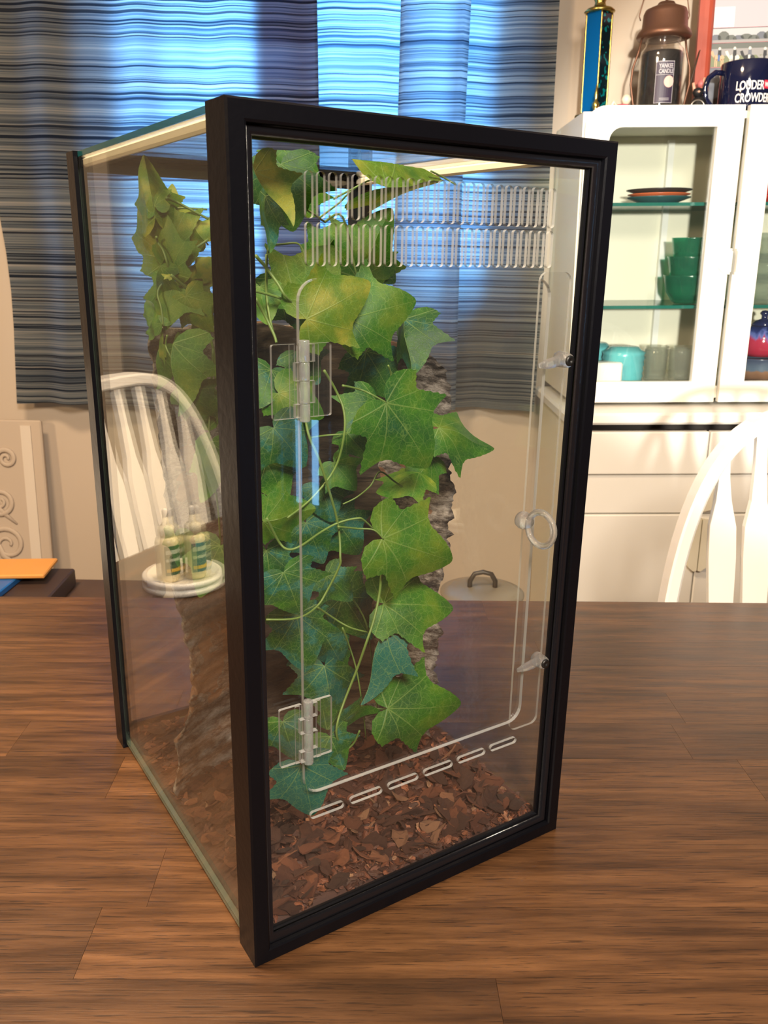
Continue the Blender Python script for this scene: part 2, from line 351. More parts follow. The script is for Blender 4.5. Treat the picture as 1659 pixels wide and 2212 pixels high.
for nm, a, b_ in (('trim_1', WX0-.06, WX0), ('trim_2', WX1, WX1+.06)):
    struct(G().box(a, b_, YB-.015, YB, WZ0, WZ1+.06).build(nm, WHITE))
struct(G().cbox(XL, XR, YB-.018, YB, 0, .11, .004).build('baseboard_back', WHITE))
# ------------------------------------------------------------------ curtains
def curtain(name, label, path, top, hem, left=None, shift=None):
    """cloth hung along a plan path, its folds opening a little towards the hem"""
    g = G(); rows = 14; pts = []
    for i in range(len(path)-1):
        a, b_ = Vector(path[i]), Vector(path[i+1]); n = max(2, int((b_-a).length/.012))
        for q in range(n): pts.append(a.lerp(b_, q/n))
    pts.append(Vector(path[-1]))
    x0, x1 = pts[0].x, pts[-1].x; v = []; f = []
    for r in range(rows+1):
        z = top+(hem-top)*r/rows; d = r/rows
        for p in pts:
            fold = .010*math.sin(p.x*24+1)+.006*math.sin(p.x*51+d*.8)
            X = p.x
            if left: X += left(z)*max(0, 1-(p.x-x0)/.5)
            v.append((X+.004*math.sin(d*5+p.x*9), p.y+fold*(.6+.7*d), z+(.004*math.sin(p.x*12) if r == rows else 0)))
    n = len(pts)
    for r in range(rows):
        for i in range(n-1): f.append((r*n+i, r*n+i+1, (r+1)*n+i+1, (r+1)*n+i))
    o = g.add(v, f, 0, None, True).build(name, CLOTH, fix=False)
    return tag(o, label, 'curtain', 'striped curtains over the window')
YC = 2.415
curtain('striped_curtain', 'grey and blue striped curtain panel hanging at the window\'s left half, dark beside the glass',
        [(-1.068, YC), (-.19, YC-.018), (-.350, YC+.004), (-.205, YC+.024)], 2.25, .766,
        left=lambda z: .012*math.sin(z*7))
curtain('striped_curtain', 'striped curtain panel next to the white glass-door cabinet, one broad pleat before the window',
        [(-.26, YC+.046), (.052, YC+.040), (.016, YC-.002), (.030, YC-.020), (.180, YC-.022), (.198, YC-.004), (.160, YC+.034), (.428, YC+.022)], 2.25, .772)
g = G(); g.cyl((-1.5, YC, 2.27), (.62, YC, 2.27), .011, 12)
for xx in (-1.5, .62): g.lathe([(.0, -.03), (.02, -.015), (.022, 0), (.012, .018), (0, .022)], 12, M=T((xx, YC, 2.27)) @ RY(math.pi/2))
for xx in (-1.4, .52): g.box(xx-.008, xx+.008, YC, YB, 2.262, 2.278)
tag(g.build('curtain_rod', STEEL), 'metal rod carrying both striped curtains above the window', 'curtain rod')
# ------------------------------------------------------------------ table of butcher-block staves
tbl = thing('dining_table', 'dark stained butcher-block dining table under the terrarium', 'table', T((0, 0, .75)) @ RZ(.0229))
TX0, TX1, TY0, TY1, TT = -1.55, 1.55, .12, 1.057, .038
rows = 15; rw = (TY1-TY0)/rows; pr = random.Random(3)
for r in range(rows):
    xx = TX0-pr.uniform(0, .4); first = True
    while xx < TX1-.001:
        x1 = xx+pr.uniform(.38, .75)
        a, b_ = max(xx, TX0), min(x1, TX1)
        if TX1-b_ < .12: b_ = TX1; x1 = TX1
        if b_-a > .05:
            h = pr.uniform(-.00006, 0)
            g = G().box(-(b_-a)/2+.00012, (b_-a)/2-.00012, -rw/2+.00010, rw/2-.00010, -TT, h)
            g.build('plank', WOOD, tbl, T(((a+b_)/2, TY0+rw*(r+.5), 0)))
        xx = x1
g = G().ring(TX1-TX0-.24, TY1-TY0-.16, [(0, 0), (0, .09), (.022, .09), (.022, 0)], M=T((TX0+.12, TY0+.08, -TT-.09)) @ RX(math.pi/2) @ Matrix.Scale(-1, 4, (0, 1, 0)) if 0 else None) if 0 else G()
ax0, ax1, ay0, ay1 = TX0+.12, TX1-.12, TY0+.08, TY1-.08
g.box(ax0, ax1, ay0, ay0+.022, -TT-.09, -TT).box(ax0, ax1, ay1-.022, ay1, -TT-.09, -TT).box(ax0, ax0+.022, ay0+.022, ay1-.022, -TT-.09, -TT).box(ax1-.022, ax1, ay0+.022, ay1-.022, -TT-.09, -TT)
g.build('apron', WHITE, tbl)
for sx in (ax0+.05, ax1-.05):
    for sy in (ay0+.05, ay1-.05):
        G().lathe([(.024, -.75), (.030, -.70), (.022, -.60), (.034, -.36), (.026, -.24), (.036, -.22), (.036, -TT)], 16, M=T((sx, sy, 0))).build('leg', WHITE, tbl)
# ------------------------------------------------------------------ terrarium: a glass tank stood on end
TW, TD, TH = .2685, .3224, .521
TM = T((-.0789, .4383, .7502)) @ RZ(.57355)
tk = thing('glass_terrarium', 'tall glass terrarium with black rims and a clear hinged front door on the table', 'terrarium', TM)
G().ring(TW, TH, [(.0012, 0), (.0095, 0), (.0108, .0008), (.0112, .0030), (.0112, .0075), (.0165, .0078), (.0172, .0090), (.0172, .0120), (.0085, .0122), (.0032, .0130), (.0032, .0258), (0, .0258), (0, .0012)]).build('front_rim', BLACK, tk)
G().ring(TW, TH, [(.0112, .0032), (.0126, .0034), (.0146, .0044), (.0160, .0060), (.0165, .0077), (.0112, .0076)], smooth=True).build('silicone_bead', BEAD, tk)
G().ring(TW, TH, [(.0, TD-.022), (.0, TD-.0012), (.0012, TD), (.0125, TD), (.0135, TD-.001), (.0135, TD-.006), (.0032, TD-.0075), (.0032, TD-.022)]).build('rear_rim', BLACK, tk)
def pane(name, x0, x1, y0, y1, z0, z1, edge, label=None):
    ths = min((x1-x0, 0), (y1-y0, 1), (z1-z0, 2))[1]
    mi = [0 if ths == 2 else 1]*2+[0 if ths == 1 else 1]*2+[0 if ths == 0 else 1]*2
    o = G().box(x0, x1, y0, y1, z0, z1, mi).build(name, [GLASS, edge], tk)
    if label: o['label'] = label
    return o
pane('glass_pane', .0036, .0072, .0128, TD-.0078, .0076, TH-.0044, GREY_EDGE, 'left side pane')
pane('glass_pane', TW-.0072, TW-.0036, .0128, TD-.0078, .0076, TH-.0044, GREY_EDGE, 'right side pane')
pane('glass_pane', .0036, TW-.0036, .0128, TD-.0078, TH-.0042, TH-.0004, TEAL_EDGE, 'top pane with dark teal edges')
pane('glass_pane', .0036, TW-.0036, .0128, TD-.0078, .0034, .0072, GREY_EDGE, 'bottom pane under the bark chips')
pane('glass_pane', .0076, TW-.0076, TD-.0125, TD-.0082, .0076, TH-.0076, GREY_EDGE, 'rear pane')
for xa, xb in ((.0075, .0125), (TW-.0125, TW-.0075)): G().cbox(xa, xb, .0140, TD-.0130, TH-.0110, TH-.0044, .0015).build('silicone_seal', SEAL, tk)['label'] = 'cream sealant strip under the top pane'
# acrylic front: vent slots, door opening, lower slots
AY0, AY1 = .0088, .0112
holes = [rrect(.0418, .2272, .1108, .4364, .012)]
NS = 25
for q in range(NS):
    xc = .0495+q*(.2232-.0495)/(NS-1)
    holes.append(rrect(xc-.00225, xc+.00225, .4672, .4910, .00224, 4)); holes.append(rrect(xc-.00225, xc+.00225, .4428, .4655, .00224, 4))
for q in range(6): xc = .0590+q*.0306; holes.append(rrect(xc-.0128, xc+.0128, .0912, .0962, .0024, 4))
G().plate(rrect(.0125, TW-.0125, .0125, TH-.0125, .006), holes, AY0, AY1, 0, 1).build('vented_acrylic_panel', [ACRYL, ACR_EDGE], tk)
dr = G().plate(rrect(.0424, .2266, .1114, .4358, .0115), [], AY0, AY1, 0, 1).build('acrylic_door', [ACRYL, ACR_EDGE], tk)
G().plate(rrect(.2195, .2472, .1010, .4402, .006), [], AY1+.0002, AY1+.0022, 0, 1).build('door_stop_strip', [ACRYL, ACR_EDGE], tk)
def hinge(zc):
    h = bpy.data.objects.new('hinge', None); COL.objects.link(h); h.parent = tk; h.location = (.0434, AY0, zc)
    for s in (-1, 1):
        x0, x1 = (-.0192, -.0034) if s < 0 else (.0034, .0176)
        lf = G().plate(rrect(x0, x1, -.0205, .0205, .0012, 3), [], -.0026, -.0004, 0, 1)
        xa = -.0090 if s < 0 else .0058
        lf.box(xa, xa+.0032, -.0034, -.0026, -.0203, .0203, [1, 1, 0, 0, 1, 1])
        for za, zb in (((.0005, .0105), (-.0200, -.0125)) if s < 0 else ((.0108, .0203), (-.0122, .0002))):
            a, b_ = (-.0060, -.0022) if s < 0 else (.0022, .0060)
            lf.box(a, b_, -.0048, -.0012, za, zb, [1, 1, 0, 0, 1, 1])
        lf.build('hinge_leaf', [ACRYL, ACR_EDGE], h)
    for za, zb in ((.0108, .0225), (.0005, .0105), (-.0122, .0002), (-.0225, -.0125)):
        G().lathe([(.0012, za), (.0028, za), (.0031, za+.0005), (.0031, zb-.0005), (.0028, zb), (.0012, zb)], 16, M=T((0, -.0034, 0))).build('knuckle', HINGE, h)
hinge(.3815); hinge(.1600)
for zc in (.3838, .1602):
    la = G().lathe([(.0, 0), (.0052, 0), (.0056, .0012), (.0050, .0085), (.0044, .0105), (0, .0105)], 18, M=T((.2375, AY0-.0003, zc)) @ RX(math.pi/2))
    la.tube([(.2365, AY0-.0048, zc), (.2305, AY0-.0052, zc-.0010), (.2230, AY0-.0050, zc-.0022), (.2165, AY0-.0042, zc-.0030)], [.0042, .0040, .0034, .0016], sec=[(math.cos(a*math.pi/6), .62*math.sin(a*math.pi/6)) for a in range(12)])
    la = la.build('latch', CLEAR, tk)
    c = G().lathe([(0, 0), (.0034, 0), (.0036, .0006), (.0034, .0018), (.0014, .0018), (.0010, .0010), (0, .0010)], 16, M=T((.2375, AY0-.0106, zc)) @ RX(math.pi/2)).build('screw_cap', RUBBER, la)
pk = G().lathe([(0, 0), (.0056, .0004), (.0064, .0030), (.0060, .0058), (.0046, .0080), (.0036, .0105), (0, .011)], 20)
pk = pk.build('suction_cup', CLEAR, tk, T((.2130, AY0-.0002, .2740)) @ RX(math.pi/2))
G().tube([(0, .0118*math.sin(2*math.pi*q/32), .0118*math.cos(2*math.pi*q/32)) for q in range(32)], .0023, 10, closed=True, M=T((0, -.0015, .0212)) @ RX(-math.pi/2) @ RZ(.06)).build('pull_ring', CLEAR, pk)
# ------------------------------------------------------------------ inside the tank: cork bark
def lerp_tab(tab, z):
    for (z0, a), (z1, b_) in zip(tab, tab[1:]):
        if z0 <= z <= z1: return a+(b_-a)*(z-z0)/(z1-z0)
    return tab[0][1] if z < tab[0][0] else tab[-1][1]
LT = [(.02, .0135), (.06, .0165), (.09, .030), (.13, .033), (.17, .026), (.19, .022), (.30, .018), (.36, .016), (.395, .0145)]
RT = [(.02, .238), (.076, .245), (.11, .246), (.167, .244), (.20, .252), (.244, .255), (.29, .253), (.33, .249), (.358, .244), (.372, .229), (.385, .212)]
NU, NV = 60, 170; g = G(); v = []; f = []
def barkpt(u, vv, side):
    top = .395 if u < .8 else .395-.018*(u-.8)/.2
    top += .004*noise.noise(Vector((u*9, 3, 0)))
    z = .012+(top-.012)*vv
    xl, xr = lerp_tab(LT, z), lerp_tab(RT, z)
    xl += .0035*noise.noise(Vector((0, 5, z*90))); xr += .0050*noise.noise(Vector((0, 9, z*60)))+.0035*noise.noise(Vector((0, 9, z*190)))
    x = xl+(xr-xl)*u
    yc = .186-.046*u+.048*math.sin(math.pi*u)**.8
    th = .004+.014*math.sin(math.pi*min(1, max(0, u)))**.5
    q = Vector((x*60, 1 if side else 7, z*60))
    if side: y = yc+th+.008*noise.fractal(q, .7, 2.2, 6)+.004*noise.noise(q*.4)
    else: y = yc+(.0022+.0040*(abs(u-.5)*2)**4)*noise.fractal(Vector((x*60, 2, z*130)), .7, 2.2, 5)
    return (x, y, z)
for side in (0, 1):
    for j in range(NV+1):
        for i in range(NU+1): v.append(barkpt(i/NU, j/NV, side))
n1 = (NU+1)*(NV+1); ix = lambda s, j, i: s*n1+j*(NU+1)+i; mi = []
for j in range(NV):
    for i in range(NU):
        f.append((ix(0, j, i), ix(0, j, i+1), ix(0, j+1, i+1), ix(0, j+1, i))); mi.append(0 if .34 < i/NU < .80 else 1)  # middle of the hollow takes the shade-darkened tone, sides stay lighter
        f.append((ix(1, j, i+1), ix(1, j, i), ix(1, j+1, i), ix(1, j+1, i+1))); mi.append(1)
    for i in (0, NU): f.append((ix(0, j, i), ix(0, j+1, i), ix(1, j+1, i), ix(1, j, i))); mi.append(1)
for i in range(NU):
    for j in (0, NV): f.append((ix(0, j, i), ix(1, j, i), ix(1, j, i+1), ix(0, j, i+1))); mi.append(1)
bark = g.add(v, f, mi, None, True).build('cork_bark', [CORK_IN, CORK_OUT], None, TM)
tag(bark, 'upright curved slab of rough grey cork bark standing inside the terrarium behind the ivy', 'cork bark')
# ------------------------------------------------------------------ bark chips
def hgt(x, y): return .0155+.016*math.exp(-((x-.200)**2+(y-.115)**2)/.0035)+.007*math.exp(-((x-.06)**2+(y-.05)**2)/.004)+.004*noise.noise(Vector((x*22, y*22, 1)))
cr = random.Random(11)
def chip_geo(seed):
    """a torn flake: ragged outline, curled, with a raised middle ring on both faces"""
    q = random.Random(seed); n = 11; asp = q.uniform(.30, .80); v = []; f = []
    bx, by, tw = q.uniform(-.30, .30), q.uniform(-.6, .6), q.uniform(-.35, .35); t = q.uniform(.09, .17)
    out_ = [(2*math.pi*a/n+q.uniform(-.22, .22), q.uniform(.62, 1.15)) for a in range(n)]
    def z_(x, y): return bx*x*x+by*y*y+tw*x*y
    for s_, top in ((1, 0), (.55, 0), (1, 1), (.55, 1)):
        for a, rr_ in out_:
            x, y = rr_*s_*math.cos(a), asp*rr_*s_*math.sin(a)
            v.append((x, y, z_(x, y)+(t*(1 if s_ < 1 else .55) if top else 0)+q.uniform(-.05, .05)*(1 if s_ < 1 else .6)))
    v.append((0, 0, q.uniform(-.04, .04))); v.append((q.uniform(-.2, .2), 0, t+q.uniform(-.03, .09)))
    for a in range(n):
        l = (a+1) % n
        f += [(l, a, n+a, n+l), (n+l, n+a, 4*n), (2*n+a, 2*n+l, 3*n+l, 3*n+a), (3*n+a, 3*n+l, 4*n+1), (a, l, 2*n+l, 2*n+a)]
    return v, f
CH = [chip_geo(s) for s in range(14)]; CHM = []
for v, f in CH: o = G().add(v, f).build('tmp', CHIP); CHM.append(o.data); bpy.data.objects.remove(o)
def chip_mat(x, y, z, size): return T((x, y, z)) @ RZ(cr.uniform(0, 6.28)) @ RX(cr.gauss(0, .58)) @ RY(cr.gauss(0, .35)) @ Matrix.Scale(size, 4)
g = G()
nx, ny = 26, 30; v = []; f = []
for j in range(ny+1):
    for i in range(nx+1):
        x = .0082+(TW-.0164)*i/nx; y = .0135+(TD-.029)*j/ny; v.append((x, y, hgt(x, y)-.004-(.008 if j == 0 else 0)))
m = nx+1
for j in range(ny):
    for i in range(nx): f.append((j*m+i, j*m+i+1, (j+1)*m+i+1, (j+1)*m+i))
nb = len(v)
for i in range(nx+1): v.append((v[i][0], v[i][1], .0074)); v.append((v[ny*m+i][0], v[ny*m+i][1], .0074))
for i in range(nx): f += [(i, nb+2*i, nb+2*i+2, i+1), (ny*m+i, ny*m+i+1, nb+2*i+3, nb+2*i+1)]
ne = len(v)
for j in range(ny+1): v.append((v[j*m][0], v[j*m][1], .0074)); v.append((v[j*m+nx][0], v[j*m+nx][1], .0074))
for j in range(ny): f += [(j*m, (j+1)*m, ne+2*j+2, ne+2*j), (j*m+nx, ne+2*j+1, ne+2*j+3, (j+1)*m+nx)]
g.add(v, f)
for q in range(2600):
    x = cr.uniform(.013, TW-.013); y = cr.uniform(.018, TD-.02); z = hgt(x, y)-cr.uniform(.001, .005)
    v, f = CH[cr.randrange(14)]; g.add(v, f, 0, chip_mat(x, y, z, cr.uniform(.0030, .0062)))
for q in range(700):
    x = cr.uniform(.014, TW-.014); y = cr.uniform(.0185, .036); z = hgt(x, y)-cr.uniform(.000, .012)
    v, f = CH[cr.randrange(14)]; g.add(v, f, 0, chip_mat(x, y, max(z, .012), cr.uniform(.0028, .0052)))
mulch = g.build('bark_mulch', CHIP, None, TM)
tag(mulch, 'bed of small reddish bark mulch covering the terrarium bottom', 'mulch'); stuff(mulch)
for q in range(300):
    yy = .019+abs(cr.gauss(0, .075)) if q < 235 else cr.uniform(.02, .29)
    yy = min(yy, .29); xx = cr.uniform(.016, TW-.016) if q < 235 else cr.uniform(.016, .06)
    o = link('bark_chip', CHM[cr.randrange(14)], None, TM @ chip_mat(xx, yy, hgt(xx, yy)+cr.uniform(.0, .003), cr.uniform(.0060, .0130)))
    tag(o, 'reddish brown bark chip lying loose on the terrarium floor', 'bark chip', 'bark chips on the terrarium floor')
# ------------------------------------------------------------------ ivy
HALF = [(0, 0), (.05, -.10), (.16, -.175), (.31, -.18), (.43, -.115), (.515, -.02), (.445, .07), (.40, .15), (.48, .25), (.59, .38), (.685, .50), (.57, .495), (.43, .50), (.335, .55), (.28, .65), (.205, .78), (.115, .905), (.04, .985), (0, 1.0)]
out = []
for i in range(len(HALF)-1):
    for q in range(3): t = q/3; out.append((HALF[i][0]*(1-t)+HALF[i+1][0]*t, HALF[i][1]*(1-t)+HALF[i+1][1]*t))
out = [(x*(1+.018*((i % 2)*2-1)), y) for i, (x, y) in enumerate(out)]
OUTL = out+[(0, 1.0)]+[(-x, y) for x, y in out[1:]][::-1]
BEND = [lambda x, y: -.12*y*y-.16*x*x+.05*math.sin(5*x+3*y), lambda x, y: -.30*abs(x)-.12*y*y+.04*math.sin(7*y+2*x),
        lambda x, y: -.78*abs(x)+.08*y+.05*math.sin(6*y), lambda x, y: .26*x*x-.30*(y-.35)**2+.06*math.sin(6*x+1)]
def leaf_mesh(kind):
    cx, cy_ = 0., .30; R = 7; n = len(OUTL); v = [(cx, cy_)]; f = []
    for r in range(1, R+1):
        t = r/R
        for x, y in OUTL: v.append((cx+(x-cx)*t, cy_+(y-cy_)*t))
    for i in range(n): f.append((0, 1+i, 1+(i+1) % n))
    for r in range(R-1):
        a = 1+r*n
        for i in range(n): l = (i+1) % n; f.append((a+i, a+n+i, a+n+l, a+l))
    me = bpy.data.meshes.new('leaf'); me.from_pydata([(x, y, BEND[kind](x, y)) for x, y in v], [], f); me.materials.append(LEAF)
    u = me.uv_layers.new(name='UVMap')
    for lp in me.loops: u.data[lp.index].uv = v[lp.vertex_index]
    me.polygons.foreach_set('use_smooth', [True]*len(f)); me.update(); return me
LM = [leaf_mesh(q) for q in range(4)]
VL = {'A': 'silk ivy sprig with yellowish leaves crowding the corner behind the side glass, above the bark',
      'B': 'silk ivy sprig with pale leaves behind the vent slots at the top of the tank',
      'C': 'long silk ivy vine trailing down behind the clear door to the bark chips'}
VINE = {q: thing('ivy_vine', VL[q], 'artificial ivy', TM, 'silk ivy in the terrarium') for q in 'ABC'}
LEAVES=[  # tint column: sprig A raised to look brighter, negatives paint teal sheen
(0.1235,0.0450,0.3570,0.1592,0.0400,0.3094,1.02,0,0,0.42,'C'),
(0.1964,0.0850,0.3267,0.2511,0.0800,0.3085,0.72,-25,1,0.50,'C'),
(0.1180,0.0850,0.4078,0.1681,0.0750,0.4202,1.00,10,0,0.50,'C'),
(0.1795,0.1100,0.4045,0.1756,0.0900,0.3651,0.90,50,2,0.20,'C'),
(0.1224,0.0450,0.2640,0.1846,0.0400,0.2360,0.84,5,0,0.62,'C'),
(0.1399,0.0700,0.2026,0.2005,0.0600,0.1908,0.85,-15,3,0.42,'C'),
(0.1392,0.0600,0.1208,0.2125,0.0550,0.1033,0.74,0,0,0.38,'C'),
(0.0411,0.0600,0.2850,0.0746,0.0500,0.2897,1.10,30,1,0.60,'C'),
(0.0475,0.0450,0.2540,0.0571,0.0400,0.2235,1.35,0,0,0.15,'C'),
(0.1035,0.0900,0.2253,0.1204,0.0800,0.2054,1.10,0,1,0.15,'C'),
(0.0837,0.1000,0.1949,0.0864,0.0900,0.1503,1.05,0,0,0.10,'C'),
(0.0866,0.0600,0.1192,0.1356,0.0600,0.1139,0.70,50,1,0.20,'C'),
(0.0837,0.0500,0.1201,0.0894,0.0400,0.0965,1.20,0,2,0.15,'C'),
(0.0455,0.0200,0.1267,0.0517,0.0155,0.0851,1.05,0,0,-0.90,'C'),
(0.1390,0.0650,0.1854,0.1182,0.0600,0.1298,0.45,60,2,-0.60,'C'),
(0.1502,0.1000,0.3478,0.1213,0.0900,0.3263,1.10,0,0,0.30,'C'),
(0.1140,0.0800,0.3322,0.1260,0.0700,0.3143,1.10,20,1,0.25,'C'),
(0.1831,0.0900,0.2928,0.1398,0.0800,0.2888,0.80,50,1,0.65,'C'),
(0.1970,0.0950,0.3016,0.1729,0.0900,0.2797,1.10,-10,0,0.55,'C'),
(0.1150,0.1000,0.3065,0.1284,0.0900,0.2865,1.10,0,3,0.45,'C'),
(0.0497,0.0600,0.3451,0.0669,0.0500,0.3200,1.20,0,0,0.10,'C'),
(0.0490,0.0700,0.3208,0.0584,0.0600,0.2957,1.20,0,1,0.35,'C'),
(0.1144,0.1200,0.2847,0.1205,0.1100,0.2577,1.20,0,0,0.15,'C'),
(0.0677,0.0900,0.3612,0.0967,0.0800,0.3434,1.00,20,3,0.60,'C'),
(0.1025,0.1200,0.2577,0.1125,0.1100,0.2260,1.20,0,1,0.10,'C'),
(0.1317,0.1300,0.2540,0.1510,0.1200,0.2232,1.20,0,0,0.10,'C'),
(0.1401,0.1300,0.1866,0.1606,0.1200,0.1491,1.20,0,2,0.10,'C'),
(0.1202,0.1400,0.1671,0.1403,0.1300,0.1248,1.20,0,0,0.05,'C'),
(0.0519,0.0800,0.2573,0.0514,0.0700,0.2206,1.00,0,1,0.12,'C'),
(0.1656,0.1400,0.3787,0.1851,0.1300,0.3434,1.20,0,0,0.15,'C'),
(0.0659,0.0900,0.1169,0.0718,0.0800,0.0850,1.10,20,0,0.10,'C'),
(0.1230,0.1300,0.1294,0.1259,0.1200,0.0827,1.10,0,2,0.05,'C'),
(0.0651,0.0750,0.4997,0.0702,0.0700,0.4620,1.20,10,0,0.30,'B'),
(0.0345,0.0450,0.4916,0.0564,0.0400,0.4648,0.55,60,2,0.90,'B'),
(0.0478,0.0600,0.4802,0.0475,0.0600,0.4490,0.60,50,1,0.15,'B'),
(0.0872,0.1000,0.4159,0.1096,0.0900,0.4547,1.25,0,0,0.65,'B'),
(0.1511,0.1300,0.4332,0.1761,0.1200,0.4804,1.00,20,1,0.60,'B'),
(0.1688,0.1400,0.4460,0.1851,0.1300,0.4298,1.20,0,0,0.25,'B'),
(0.0809,0.0750,0.4095,0.1276,0.0700,0.4316,0.95,25,3,0.80,'B'),
(0.1563,0.1000,0.4928,0.2202,0.1300,0.5031,0.60,45,2,0.75,'B'),
(0.0813,0.1100,0.4190,0.1242,0.1000,0.4066,0.80,40,1,0.12,'B'),
(0.0837,0.1200,0.4335,0.0918,0.1200,0.4060,1.20,10,0,0.30,'B'),
(0.1186,0.1600,0.4831,0.1284,0.1500,0.5106,1.10,10,0,0.50,'B'),
(0.0610,0.1000,0.4284,0.0606,0.0900,0.4060,1.10,20,1,0.55,'B'),
(0.1371,0.1600,0.4454,0.1528,0.1500,0.4715,1.10,0,1,0.40,'B'),
(0.0120,0.1500,0.4697,0.0120,0.1650,0.5072,0.80,35,2,0.82,'A'),
(0.0120,0.1500,0.4764,0.0120,0.1650,0.4976,0.70,20,1,0.67,'A'),
(0.0223,0.1600,0.4442,0.0120,0.1700,0.4902,1.00,5,0,0.77,'A'),
(0.0215,0.1500,0.4355,0.0154,0.1500,0.4722,0.90,-10,0,0.67,'A'),
(0.0167,0.1400,0.4335,0.0120,0.1450,0.4356,0.70,45,1,1.00,'A'),
(0.0134,0.1500,0.4399,0.0120,0.1600,0.4180,0.80,20,2,0.47,'A'),
(0.0221,0.1500,0.4296,0.0120,0.1500,0.3994,1.25,0,0,0.62,'A'),
(0.0120,0.1500,0.4026,0.0120,0.1650,0.4146,1.00,10,1,0.42,'A'),
(0.0120,0.1500,0.3897,0.0120,0.1650,0.3819,1.20,10,0,0.72,'A'),
(0.0120,0.1300,0.3917,0.0120,0.1200,0.3455,0.75,20,2,0.57,'A'),
(0.0191,0.1300,0.3620,0.0371,0.1200,0.3434,1.10,0,0,0.42,'A'),
(0.0304,0.1200,0.3266,0.0156,0.1100,0.2890,0.90,10,1,0.47,'A'),
(0.0348,0.1200,0.2514,0.0120,0.1100,0.2218,1.20,0,0,0.24,'A'),
(0.0120,0.1500,0.2550,0.0120,0.1500,0.2289,1.00,0,1,0.32,'A'),
(0.0363,0.1500,0.4266,0.0471,0.1500,0.4470,1.10,10,0,0.87,'A'),
(0.0260,0.1400,0.4211,0.0386,0.1300,0.3976,1.10,10,0,0.72,'A'),
(0.0167,0.1300,0.3744,0.0216,0.1200,0.3571,1.10,20,1,0.62,'A'),
(0.0120,0.1600,0.3850,0.0120,0.1650,0.3571,1.00,20,2,0.52,'A'),
(0.0443,0.1500,0.4564,0.0353,0.1600,0.4709,1.00,0,1,0.87,'A'),
(0.0443,0.1400,0.4358,0.0373,0.1500,0.4459,1.10,10,0,0.92,'A'),
(0.0120,0.1650,0.4051,0.0120,0.1750,0.4199,1.10,15,0,0.57,'A'),
(0.0417,0.1500,0.4021,0.0312,0.1500,0.4206,1.10,0,0,0.72,'A'),
(0.0223,0.1650,0.4670,0.0323,0.1750,0.4940,0.80,20,1,0.92,'A'),
(0.0120,0.1650,0.3957,0.0120,0.1750,0.4050,1.00,15,1,0.47,'A'),
(0.0410,0.1300,0.3398,0.0326,0.1400,0.3628,1.10,10,0,0.47,'A'),
(0.0760,0.1000,0.5162,0.0840,0.0900,0.4969,1.30,10,0,0.40,'B'),
(0.0677,0.1000,0.3751,0.0542,0.0900,0.3531,1.20,0,0,0.20,'B'),
(0.0918,0.1100,0.3851,0.1041,0.1000,0.3635,1.20,0,1,0.12,'B'),
]
